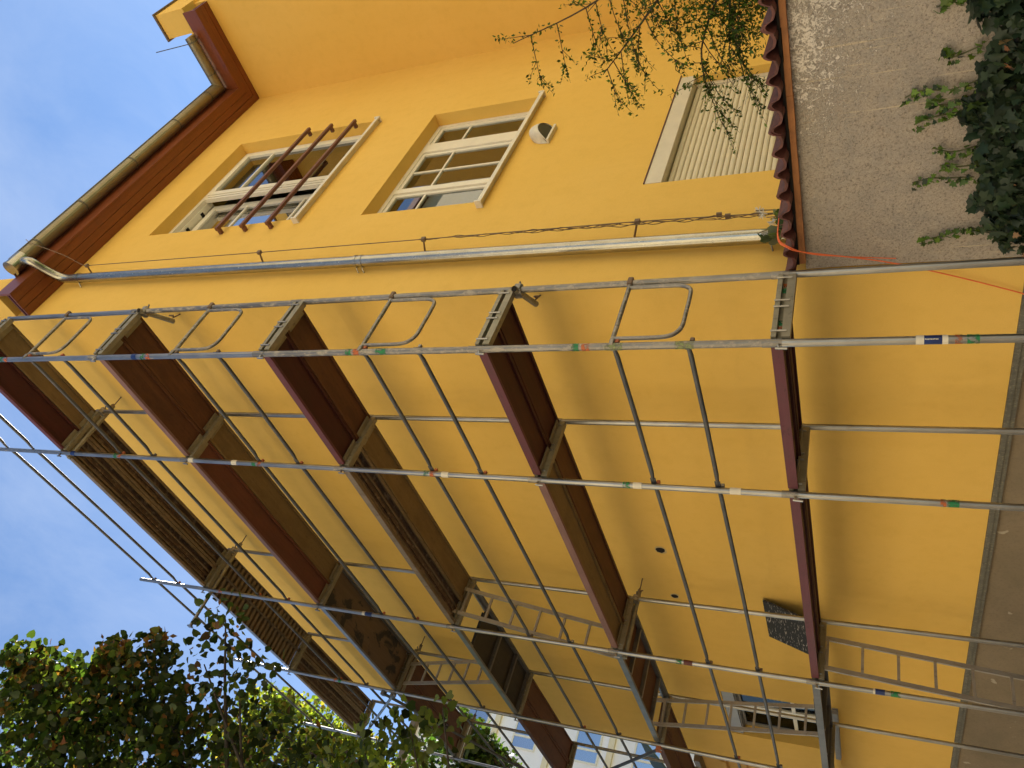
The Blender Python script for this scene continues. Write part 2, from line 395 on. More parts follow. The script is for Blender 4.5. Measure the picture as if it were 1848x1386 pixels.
# ------------------------------------------------------------------ yellow house
house = thing('yellow_house', 'tall yellow rendered house with brown wooden eaves, scaffolded on its street face', 'house', (-4.9, 5, 0))
def wall_grid(mb, us, zs, holes, place, depth):
    us = sorted(set(us + [h[0] for h in holes] + [h[1] for h in holes])); zs = sorted(set(zs + [h[2] for h in holes] + [h[3] for h in holes]))
    for i in range(len(us) - 1):
        for j in range(len(zs) - 1):
            cu, cz = (us[i] + us[i + 1]) / 2, (zs[j] + zs[j + 1]) / 2
            if any(h[0] < cu < h[1] and h[2] < cz < h[3] for h in holes): continue
            mb.quad(place(us[i], zs[j], 0), place(us[i + 1], zs[j], 0), place(us[i + 1], zs[j + 1], 0), place(us[i], zs[j + 1], 0))
    for u0, u1, z0, z1, d in holes:
        mb.quad(place(u0, z0, 0), place(u0, z1, 0), place(u0, z1, d), place(u0, z0, d))
        mb.quad(place(u1, z1, 0), place(u1, z0, 0), place(u1, z0, d), place(u1, z1, d))
        mb.quad(place(u0, z1, 0), place(u1, z1, 0), place(u1, z1, d), place(u0, z1, d))
        mb.quad(place(u1, z0, 0), place(u0, z0, 0), place(u0, z0, d), place(u1, z0, d))
W1 = (2.405, 4.575, 7.33, 9.67, 0.42)
W2 = (2.33, 4.455, 5.05, 6.478, 0.42)
W3 = (2.31, 4.32, 1.45, 3.46, 0.16)
WF = (-8.52, -7.17, 2.14, 3.53, 0.32)
m = MB(); wall_grid(m, [-9.585, XS], [0.77, 10.95], [WF], lambda u, z, d: (u, YF + d, z), 0)
m.quad((-9.585, YF, 0.77), (-9.585, YF, 10.95), (-9.585, 14, 10.95), (-9.585, 14, 0.77))
m.build('wall', 'yellow_render', house)
m = MB(); wall_grid(m, [YF, YW], [0.0, 10.95], [W1, W2, W3], lambda u, z, d: (XS - d, u, z), 0); m.build('wall', 'yellow_render', house)
m = MB(); m.quad((XS, YW, 0), (1.30, YW, 0), (1.30, YW, 10.95), (XS, YW, 10.95)); m.quad((1.30, YW, 0), (1.30, 14, 0), (1.30, 14, 10.95), (1.30, YW, 10.95))
m.build('wall', 'yellow_render', house)
m = MB(); m.quad((-9.585, 14, 0), (1.3, 14, 0), (1.3, 14, 10.95), (-9.585, 14, 10.95)); m.build('wall', 'yellow_render', house)
# plinth and drip strip
box('plinth_wall', 'plinth', house, -9.6, XS - 0.012, YF + 0.035, YF + 0.3, 0, 0.705)
m = MB().box(-9.6, XS + 0.004, YF - 0.028, YF + 0.05, 0.735, 0.772).box(-9.6, XS, YF - 0.012, YF + 0.05, 0.700, 0.735); m.build('drip_strip', 'strip_metal', house)
# gable parapets at both ends of the eaves
pp = box('parapet', 'yellow_render', house, -9.58, 0.105, YF + 0.002, YF + 0.32, ZS + 0.235, 11.10)
MB().box(-9.6, 0.14, YF - 0.03, YF + 0.35, 11.10, 11.13).build('coping', 'coping', pp)
pp = box('parapet', 'yellow_render', house, 1.0, 1.345, YW - 0.28, 9.0, ZS + 0.235, 11.13)
MB().box(0.97, 1.375, YW - 0.31, 9.0, 11.13, 11.16).build('coping', 'coping', pp)
# roof planes behind the parapets
m = MB(); m.quad((0.16, YF + 0.32, 10.60), (0.16, YW - 0.3, 10.60), (-4.9, YW - 0.3, 11.9), (-4.9, YF + 0.32, 11.9))
m.quad((-4.9, YF + 0.32, 11.9), (-4.9, 14, 11.9), (-9.9, 14, 10.6), (-9.9, YF + 0.32, 10.6)); m.quad((0.16, YW - 0.3, 10.6), (1.0, YW - 0.3, 10.6), (1.0, 14, 11.6), (-4.9, 14, 11.9)); m.poly([(0.16, YW - 0.3, 10.6), (-4.9, 14, 11.9), (-4.9, YW - 0.3, 11.9)])
m.build('roof', 'roof_tile', house)
# soffit boards: three along each wall, mitred in the inner corner, and a fascia
for k in range(3):
    a, c = k * 0.1 + 0.002, k * 0.1 + 0.096
    xa, xb, ya, yb = XS + a, XS + c, YW - a, YW - c
    d = 0.004 * (k % 2)
    MB().prism([(xa, YF + 0.002), (xb, YF + 0.002), (xb, yb), (xa, ya)], lambda p, q_, t: (p, q_, ZS + d + 0.02 * t)).build('soffit_board', 'soffit_wood', house)
    MB().prism([(xa, ya), (xb, yb), (1.29, yb), (1.29, ya)], lambda p, q_, t: (p, q_, ZS + d + 0.02 * t)).build('soffit_board', 'soffit_wood_across', house)
xf, yf = XS + 0.30, YW - 0.30
MB().prism([(xf, YF + 0.002), (xf + 0.025, YF + 0.002), (xf + 0.025, yf - 0.025), (xf, yf)], lambda p, q_, t: (p, q_, ZS - 0.008 + 0.24 * t)).build('fascia_board', 'soffit_wood', house)
MB().prism([(xf, yf), (xf + 0.025, yf - 0.025), (1.29, yf - 0.025), (1.29, yf)], lambda p, q_, t: (p, q_, ZS - 0.008 + 0.24 * t)).build('fascia_board', 'soffit_wood_across', house)
box('soffit_backing', 'dark_trim', house, XS + 0.002, xf, YF + 0.004, yf, ZS + 0.05, ZS + 0.07)
box('soffit_backing', 'dark_trim', house, XS + 0.002, 1.288, yf + 0.002, YW - 0.002, ZS + 0.055, ZS + 0.075)

# chipped anchor holes in the street face
for hx, hz in ((-3.855, 3.734), (-4.796, 3.738)):
    hr = 0.055 if hx > -4 else 0.043
    ring = []; rin = []
    for k in range(16):
        t = k / 16 * 2 * math.pi; a = hr * random.uniform(1.12, 1.38); c = hr * random.uniform(0.86, 1.05)
        ring.append((hx + a * math.cos(t), hz + a * math.sin(t))); rin.append((hx + c * math.cos(t), hz + c * math.sin(t)))
    e = MB().poly([(x, YF - 0.003, z) for x, z in rin]).build('anchor_hole', 'cavity_shade', house)  # flat black disc painting the shaded inside of the hole
    m = MB()
    for k in range(16):
        a, c, d, f = ring[k], ring[(k + 1) % 16], rin[(k + 1) % 16], rin[k]
        m.quad((a[0], YF - 0.001, a[1]), (c[0], YF - 0.001, c[1]), (d[0], YF - 0.004, d[1]), (f[0], YF - 0.004, f[1]))
    m.build('chipped_rim', 'chipped', e)

# rooms behind the windows
box('room', 'room', house, XS - 3.2, XS - 0.50, 2.0, 5.0, 4.6, 4.62)
m = MB()
for z0, z1 in ((4.62, 6.8), (7.1, 9.95)):
    m.quad((XS - 2.4, 1.6, z0), (XS - 2.4, 5.4, z0), (XS - 2.4, 5.4, z1), (XS - 2.4, 1.6, z1))
    m.quad((XS - 2.4, 5.4, z0), (XS - 0.43, 5.4, z0), (XS - 0.43, 5.4, z1), (XS - 2.4, 5.4, z1))
    m.quad((XS - 2.4, 1.6, z0), (XS - 0.43, 1.6, z0), (XS - 0.43, 1.6, z1), (XS - 2.4, 1.6, z1))
    m.quad((XS - 2.4, 1.6, z1), (XS - 0.43, 1.6, z1), (XS - 0.43, 5.4, z1), (XS - 2.4, 5.4, z1))
m.build('room', 'room', house)

def rect_frame(x0, x1, y0, y1, z0, z1, w):
    return MB().box(x0, x1, y0, y0 + w, z0, z1).box(x0, x1, y1 - w, y1, z0, z1).box(x0, x1, y0 + w, y1 - w, z0, z0 + w).box(x0, x1, y0 + w, y1 - w, z1 - w, z1)
# middle window: four lights
XG = XS - 0.15
wdw = rect_frame(XG - 0.06, XG, W2[0] + 0.001, W2[1] - 0.001, W2[2] + 0.001, W2[3] - 0.001, 0.055).build('window', 'frame_paint', house)
for y0, y1 in ((3.80, 3.98), (2.93, 3.0)):
    MB().box(XG - 0.05, XG + 0.012, y0, y1, W2[2] + 0.057, W2[3] - 0.057).build('mullion', 'frame_paint', wdw)
for y0, y1 in ((2.386, 2.929), (3.001, 3.799), (3.981, 4.399)):
    rect_frame(XG - 0.045, XG - 0.008, y0 + 0.002, y1 - 0.002, W2[2] + 0.058, W2[3] - 0.058, 0.045).build('sash', 'frame_paint', wdw)
    MB().box(XG - 0.035, XG - 0.012, y0 + 0.048, y1 - 0.048, 5.99, 6.012).build('muntin', 'frame_paint', wdw)
    MB().box(XG - 0.029, XG - 0.025, y0 + 0.046, y1 - 0.046, W2[2] + 0.10, W2[3] - 0.10).build('pane', 'window_glass', wdw)
MB().box(XG - 0.034, XG - 0.013, 3.372, 3.394, W2[2] + 0.104, W2[3] - 0.104).build('muntin', 'frame_paint', wdw)
m = MB()
for y0, y1 in ((2.62, 3.02), (3.04, 3.79), (3.82, 4.44)):
    n = 26
    for k in range(n):
        a, c = y0 + (y1 - y0) * k / n, y0 + (y1 - y0) * (k + 1) / n
        m.quad((XG - 0.13 + 0.02 * math.sin(k * 1.3), a, 4.9), (XG - 0.13 + 0.02 * math.sin((k + 1) * 1.3), c, 4.9), (XG - 0.13 + 0.02 * math.sin((k + 1) * 1.3), c, 6.7), (XG - 0.13 + 0.02 * math.sin(k * 1.3), a, 6.7))
m.build('curtain', 'curtain', wdw)
s = MB().box(XS - 0.14, XS + 0.075, 2.235, 4.415, 5.028, 5.048).box(XS + 0.058, XS + 0.075, 2.235, 4.415, 5.005, 5.028).build('sill', 'sill_paint', wdw)
MB().box(XS - 0.14, XS + 0.078, 2.215, 2.234, 5.005, 5.075).box(XS - 0.14, XS + 0.078, 4.416, 4.435, 5.005, 5.075).build('end_cap', 'sill_paint', s)

# upper window: box window, left outer sash folded away
wdw = rect_frame(XG - 0.055, XG, W1[0] + 0.001, W1[1] - 0.001, W1[2] + 0.001, W1[3] - 0.001, 0.06).build('window', 'frame_paint', house)
y0, y1 = 3.49, 4.51
rect_frame(XG - 0.045, XG + 0.016, y0, y1, W1[2] + 0.063, W1[3] - 0.063, 0.075).build('sash', 'frame_paint', wdw)
for zz in (8.05, 9.08): MB().box(XG - 0.03, XG + 0.005, y0 + 0.076, y1 - 0.076, zz, zz + 0.03).build('muntin', 'frame_paint', wdw)
MB().box(XG - 0.022, XG - 0.018, y0 + 0.076, y1 - 0.076, W1[2] + 0.13, W1[3] - 0.13).build('pane', 'window_glass', wdw)
rect_frame(XG - 0.05, XG + 0.004, 3.40, 3.485, W1[2] + 0.063, W1[3] - 0.063, 0.03).build('mullion', 'frame_paint', wdw)
m = MB().box(XG - 0.2, XG - 0.056, 2.41, 3.48, W1[3] - 0.075, W1[3] - 0.002).box(XG - 0.2, XG - 0.056, 2.41, 2.48, W1[2] + 0.003, W1[3] - 0.076); m.build('frame_lining', 'frame_paint', wdw)
sash = rect_frame(XG - 0.19, XG - 0.14, 2.49, 3.45, W1[2] + 0.05, W1[3] - 0.10, 0.085).build('sash', 'frame_paint', wdw)
for zz in (8.0, 8.93): MB().box(XG - 0.18, XG - 0.15, 2.576, 3.364, zz, zz + 0.03).build('muntin', 'frame_paint', wdw)
MB().box(XG - 0.168, XG - 0.164, 2.576, 3.364, W1[2] + 0.136, W1[3] - 0.186).build('pane', 'blue_glass', wdw)
for yy in (2.86, 3.2): MB().box(XG - 0.15, XG - 0.09, yy, yy + 0.05, W1[3] - 0.085, W1[3] - 0.0755).build('hinge_hole', 'cavity_shade', wdw)  # black blocks painting the shaded holes in the frame head
m = MB()
for k in range(34):
    a, c = 3.50 + k * 0.02, 3.50 + (k + 1) * 0.02
    m.quad((XG - 0.10 + 0.015 * math.sin(k), a, 7.2), (XG - 0.10 + 0.015 * math.sin(k + 1), c, 7.2), (XG - 0.10 + 0.015 * math.sin(k + 1), c, 9.3), (XG - 0.10 + 0.015 * math.sin(k), a, 9.3))
m.build('curtain', 'curtain', wdw)
s = MB().box(XS - 0.14, XS + 0.07, 2.33, 4.51, 7.305, 7.326).box(XS + 0.054, XS + 0.07, 2.33, 4.51, 7.285, 7.305).build('sill', 'sill_paint', wdw)
MB().box(XS - 0.14, XS + 0.073, 2.308, 2.329, 7.28, 7.36).box(XS - 0.14, XS + 0.073, 4.511, 4.53, 7.28, 7.36).build('end_cap', 'sill_paint', s)
for zz in (8.375, 8.01, 7.64):
    e = MB().box(XS + 0.06, XS + 0.10, 2.235, 4.50, zz - 0.019, zz + 0.019, 0.004).build('safety_bar', 'bar_wood', wdw)
    MB().box(XS + 0.002, XS + 0.059, 2.25, 2.29, zz - 0.02, zz + 0.02).box(XS + 0.002, XS + 0.059, 4.44, 4.48, zz - 0.018, zz + 0.018).build('bracket', 'bar_wood', e)

# roller shutter over the low window
sh = MB().box(XS - 0.15, XS + 0.004, W3[0] + 0.002, W3[1] - 0.002, 3.305, 3.452).build('roller_shutter', 'shutter_box', house)
MB().box(XS - 0.02, XS + 0.014, W3[0], W3[1] + 0.03, 3.453, 3.463).build('flashing', 'dark_trim', sh)
MB().box(XS - 0.13, XS - 0.085, W3[1] - 0.062, W3[1] - 0.003, 1.46, 3.303).build('guide_rail', 'shutter_box', sh)
MB().box(XS - 0.13, XS - 0.085, W3[0] + 0.003, W3[0] + 0.03, 1.46, 3.303).build('guide_rail', 'shutter_box', sh)
pit = 0.0515; ns = int((3.30 - 1.5) / pit)
prof = [(0.0, 0.0), (0.006, 0.004), (0.011, 0.014), (0.012, 0.026), (0.011, 0.036), (0.005, 0.045), (0.0, 0.047), (-0.006, 0.047), (-0.006, 0.0)]
sm = None
for k in range(ns):
    zz = 3.30 - (k + 1) * pit
    if sm is None:
        o = MB().prism(prof, lambda a, c, t: (XS - 0.108 + a, W3[0] + 0.032 + (W3[1] - W3[0] - 0.096) * t, zz + c)).build('shutter_slat', 'shutter_paint', sh); sm = o; z00 = zz
    else:
        o = sm.copy(); COL.objects.link(o); o.location = (0, 0, zz - z00)
# ventilation hood
hy, hz = 3.465, 4.735
m = MB(); n, k2 = 14, 6
rows = []
for j in range(k2 + 1):
    a = j / k2 * math.pi / 2
    rows.append([(XS + 0.002 + 0.135 * math.sin(a) * math.sin(t) ** 0.6, hy + 0.15 * math.cos(t) * (1 - 0.15 * math.sin(a)), hz - 0.07 + 0.20 * math.cos(a) * math.sin(t) ** 0.8 + 0.105 * math.sin(a) * math.sin(t)) for t in [max(1e-3, min(math.pi - 1e-3, math.pi * i / n)) for i in range(n + 1)]])
for j in range(k2):
    for i in range(n): m.quad(rows[j][i], rows[j][i + 1], rows[j + 1][i + 1], rows[j + 1][i])
hood = m.build('vent_hood', 'hood_white', house, True)
MB().poly([(XS + 0.004 + 0.128 * math.sin(math.pi * i / 16), hy + 0.138 * math.cos(math.pi * i / 16), hz - 0.068 + 0.098 * math.sin(math.pi * i / 16)) for i in range(17)]).build('grille', 'grille', hood)
MB().box(XS + 0.001, XS + 0.05, hy - 0.155, hy + 0.155, hz - 0.095, hz - 0.07).build('lip', 'hood_white', hood)

# window low on the street face, behind the second ladder
wdw = MB().box(WF[0] + 0.01, WF[1] - 0.01, YF + 0.15, YF + 0.20, WF[2] + 0.004, WF[2] + 0.07).box(WF[0] + 0.01, WF[1] - 0.01, YF + 0.15, YF + 0.2, WF[3] - 0.20, WF[3] - 0.003)\
    .box(WF[0] + 0.01, WF[0] + 0.08, YF + 0.15, YF + 0.2, WF[2] + 0.071, WF[3] - 0.201).box(WF[1] - 0.08, WF[1] - 0.01, YF + 0.15, YF + 0.2, WF[2] + 0.071, WF[3] - 0.201).build('window', 'grey_plastic', house)
for k in range(4): MB().box(WF[0] + 0.02, WF[1] - 0.02, YF + 0.012 + 0.034 * k, YF + 0.036 + 0.034 * k, WF[3] - 0.16 - 0.012 * (k % 2), WF[3] - 0.004).build('blind_slat', 'grey_plastic', wdw)
MB().box(WF[0] + 0.081, WF[1] - 0.081, YF + 0.172, YF + 0.178, WF[2] + 0.072, WF[3] - 0.202).build('pane', 'dim_glass', wdw)
MB().box(-7.88, -7.82, YF + 0.145, YF + 0.17, WF[2] + 0.072, WF[3] - 0.202).build('mullion', 'frame_paint', wdw)
MB().box(-8.5, -7.2, YF + 0.14, YF + 0.149, 2.62, 2.67).build('transom_bar', 'frame_paint', wdw)
s = MB()
for k in range(5): s.box(-8.58, -7.12, YF - 0.075 + 0.03 * k, YF - 0.052 + 0.03 * k, WF[2] - 0.072 - 0.004 * (k % 2), WF[2] - 0.004)
s = s.build('sill', 'grey_plastic', wdw)
MB().box(-8.86, -8.581, YF - 0.05, YF + 0.0, WF[2] - 0.07, WF[2] - 0.004).build('sill_end', 'yellow_render', s)
box('backing', 'room', house, WF[0] - 0.4, WF[1] + 0.4, YF + 0.34, YF + 0.36, WF[2] - 0.3, WF[3] + 0.3)

# gutter, downpipe
gut = thing('rain_gutter', 'half round bronze coloured gutter running along the eaves of the yellow house', 'gutter', (0.25, 3.5, 10.55))
gx, gy, gz, gr = 0.225, YW - 0.43, 10.615, 0.082
n = 10
m = MB()
def gsec(t, k, rr): a = math.pi + math.pi * k / n; return rr * math.cos(a), rr * math.sin(a)
for rr in (gr, gr - 0.006):
    for k in range(n):
        a, c = gsec(0, k, rr), gsec(0, k + 1, rr)
        m.quad((gx + a[0], 1.36, gz + a[1]), (gx + c[0], 1.36, gz + c[1]), (gx + c[0], gy - c[0], gz + c[1]), (gx + a[0], gy - a[0], gz + a[1]))
        m.quad((gx + a[0], gy - a[0], gz + a[1]), (gx + c[0], gy - c[0], gz + c[1]), (1.0, gy - c[0], gz + c[1]), (1.0, gy - a[0], gz + a[1]))
m.build('trough', 'gutter_metal', gut, True)
MB().tube([(gx + gr, 1.36, gz + 0.004), (gx + gr, gy - gr, gz + 0.004), (1.0, gy - gr, gz + 0.004)], 0.011, 8).build('rolled_rim', 'dark_steel', gut, True)
def ring(y=None, x=None, w=0.009):
    m = MB(); rr = gr + 0.009
    for k in range(n):
        a, c = gsec(0, k, rr), gsec(0, k + 1, rr)
        if y is not None: m.quad((gx + a[0], y - w, gz + a[1]), (gx + c[0], y - w, gz + c[1]), (gx + c[0], y + w, gz + c[1]), (gx + a[0], y + w, gz + a[1]))
        else: m.quad((x - w, gy - a[0], gz + a[1]), (x - w, gy - c[0], gz + c[1]), (x + w, gy - c[0], gz + c[1]), (x + w, gy - a[0], gz + a[1]))
    return m.build('joint_band', 'strip_metal', gut, True)
for y in (1.75, 2.56, 3.58, 4.60, 5.42): ring(y=y)
for x in (0.44, 0.93): ring(x=x)
MB().prism([gsec(0, k, gr) for k in range(n + 1)], lambda a, c, t: (1.0 + 0.004 * t, gy - a, gz + c)).build('end_cap', 'gutter_metal', gut)
hop = MB().tube([(gx, 1.30, gz - 0.02), (gx, 1.50, gz - 0.02)], 0.092, 16).build('outlet', 'zinc', gut, True)
MB().tube([(gx, 1.285, gz - 0.02), (gx, 1.302, gz - 0.02)], 0.098, 16).build('outlet_cap', 'zinc', hop, True)
pipe = thing('downpipe', 'grey zinc downpipe running down the side face beside the building corner', 'downpipe', (-0.1, 1.27, 0))
path = smoothpath([(gx, 1.42, gz - 0.08), (gx - 0.02, 1.43, gz - 0.20), (0.06, 1.46, gz - 0.27), (-0.07, 1.485, gz - 0.36), (-0.115, 1.50, gz - 0.47), (-0.12, 1.50, gz - 0.60)], 6)
MB().tube(path, 0.05, 16).build('elbow', 'zinc', pipe, True)
MB().tube([(-0.12, 1.50, gz - 0.57), (-0.12, 1.375, 5.95)], 0.052, 18).build('pipe_section', 'zinc', pipe, True)
MB().tube([(-0.12, 1.376, 5.99), (-0.12, 1.27, 2.2), (-0.12, 1.25, 0.1)], 0.055, 18).build('pipe_section', 'zinc', pipe, True)
for y, z in ((1.50, 9.96), (1.3765, 5.985), (1.372, 5.92), (1.27, 2.3)):
    c = MB().tube([(-0.12, y, z + 0.012), (-0.12, y, z - 0.012)], 0.0595, 18).build('pipe_clamp', 'zinc', pipe, True)
    MB().tube([(-0.155, y - 0.05, z), (XS + 0.002, y - 0.07, z - 0.01)], 0.006, 8).build('clamp_screw', 'zinc', c)

# lightning conductor with its holders, a rod on the roof
cond = thing('lightning_conductor', 'thin rusty conductor wire on wall spikes left of the windows', 'wire', (-0.05, 1.5, 2.2))
hp = [(1.635, 9.90), (1.572, 7.25), (1.535, 5.30), (1.505, 3.32)]
wire = smoothpath([(0.33, 1.72, 10.68), (0.30, 1.66, 10.52), (0.12, 1.64, 10.15), (-0.03, 1.64, 9.98), (-0.05, 1.635, 9.90)], 5) + [(-0.05, 1.572, 7.25), (-0.05, 1.535, 5.30), (-0.05, 1.505, 3.32), (-0.05, 1.47, 2.55), (-0.05, 1.44, 2.1)]
MB().tube(wire, 0.0045, 6).build('wire', 'wire_rust', cond, True)
for y, z in hp:
    h = MB().tube([(XS + 0.002, y + 0.02, z + 0.06), (-0.045, y, z)], 0.009, 8).build('wall_spike', 'wire_rust', cond)
    MB().box(-0.066, -0.034, y - 0.018, y + 0.018, z - 0.02, z + 0.02).build('spike_clip', 'wire_rust', h)
for dy in (0.0, 0.028): MB().box(-0.07, -0.035, 1.462 + dy, 1.48 + dy, 2.60 + dy * 2.4, 2.64 + dy * 2.4).build('wire_clamp', 'wire_rust', cond)
ro = MB().tube([(0.86, 5.9, 10.5), (0.86, 5.9, 11.55)], 0.007, 6).build('lightning_rod', 'dark_steel'); tag(ro, 'thin bare metal rod standing up behind the gutter end', 'rod')

# ------------------------------------------------------------------ garden wall with tile capping
gw = thing('garden_wall', 'old grey flaking rendered garden wall right of the scaffold, with ivy at its foot', 'wall', (2, 1.1, 0))
nx, nzz = 60, 30
m = MB(); gwv = {}
def wy(x, z): return YF + 0.006 * math.sin(x * 2.1 + z) + 0.004 * math.sin(z * 5 + x * 3) + random.uniform(-0.0012, 0.0012)
for i in range(nx + 1):
    for j in range(nzz + 1):
        x, z = XS + 0.012 + (4.8 - XS) * i / nx, 2.05 * j / nzz
        gwv[i, j] = len(m.v); m.v.append((x, wy(x, z), z))
for i in range(nx):
    for j in range(nzz): m.f.append((gwv[i, j], gwv[i + 1, j], gwv[i + 1, j + 1], gwv[i, j + 1]))
m.build('wall_face', 'old_render', gw, True)
box('wall_core', 'old_render', gw, XS + 0.02, 4.8, YF + 0.02, YF + 0.30, 0, 2.05)
m = MB()
for k in range(24):
    x0 = XS + 0.10 + k * 0.2; m.box(x0, x0 + 0.201, 0.895 + random.uniform(-.003, .003), 0.936, 2.046 + random.uniform(-.003, .002), 2.083 + random.uniform(-.004, .004))
m.build('batten', 'batten_wood', gw)
box('tile_gap_shade', 'cavity_shade', gw, XS + 0.10, 4.8, 0.89, 1.25, 2.084, 2.10)  # near-black strip painted for the shade in the gap under the tiles
pt = 0.1475
tprof = []
N = 24
def tz(t):
    u = t % 1.0
    if u < 0.46: return 0.046 * math.sin(math.pi * u / 0.46) ** 0.8 - 0.010 + 0.006 * (t > 1)
    return -0.010 - 0.012 * math.sin(math.pi * (u - 0.46) / 0.54)
tp = [i / N * 1.20 for i in range(N + 1)]
def tile_mesh():
    m = MB(); th = 0.016
    prof = [(t * pt, tz(t)) for t in tp] + [(t * pt, tz(t) - th) for t in reversed(tp)]
    k = len(prof)
    for y in (0.0, 0.50):
        for a, c in prof: m.v.append((a, y, c - 0.05 * y))
    half = k // 2
    for i in range(half - 1): m.f.append((i, i + 1, k - 2 - i, k - 1 - i)[::-1]); m.f.append((k + i, k + i + 1, 2 * k - 2 - i, 2 * k - 1 - i))
    for i in range(k): m.f.append((i, (i + 1) % k, k + (i + 1) % k, k + i))
    return m
t0 = None
for k in range(34):
    if t0 is None: t0 = o = tile_mesh().build('roof_tile', 'tile_clay', gw, True); o.parent = gw
    else: o = t0.copy(); COL.objects.link(o)
    off = Vector(gw['_o'])
    if k == 0:
        for v in o.data.vertices: v.co += off
    o.location = Vector((XS + 0.09 + k * pt, 0.79 + random.uniform(-.014, .014), 2.137 - 0.004 * (k % 2) + random.uniform(-.005, .005))) - off
    o.rotation_euler = (random.uniform(-.02, .02), random.uniform(-.03, .03), random.uniform(-.025, .025))

cord = MB().tube(smoothpath([(0.26, 1.12, 2.19), (0.16, 0.85, 2.20), (0.13, 0.775, 2.14), (0.06, 0.80, 2.03), (-0.15, 0.895, 1.49), (-0.47, 0.925, 0.765), (-0.72, 0.90, 0.25), (-0.8, 0.7, 0.012), (-0.6, 0.45, 0.008), (-0.3, 0.2, 0.008)], 8), 0.0045, 8).build('cord', 'cord_orange', None, True)
tag(cord, 'thin orange cord hung over the tiled wall and slanting down the yellow wall', 'cord')
cord = MB().tube(smoothpath([(0.275, 1.12, 2.19), (0.17, 0.86, 2.198), (0.135, 0.778, 2.135), (0.045, 0.80, 2.00), (-0.03, 0.85, 1.80), (-0.10, 0.905, 1.60), (-0.12, 0.915, 1.50)], 8), 0.0035, 8).build('cord', 'cord_orange', None, True)
tag(cord, 'short loose second strand of orange cord below the wall tiles', 'cord')

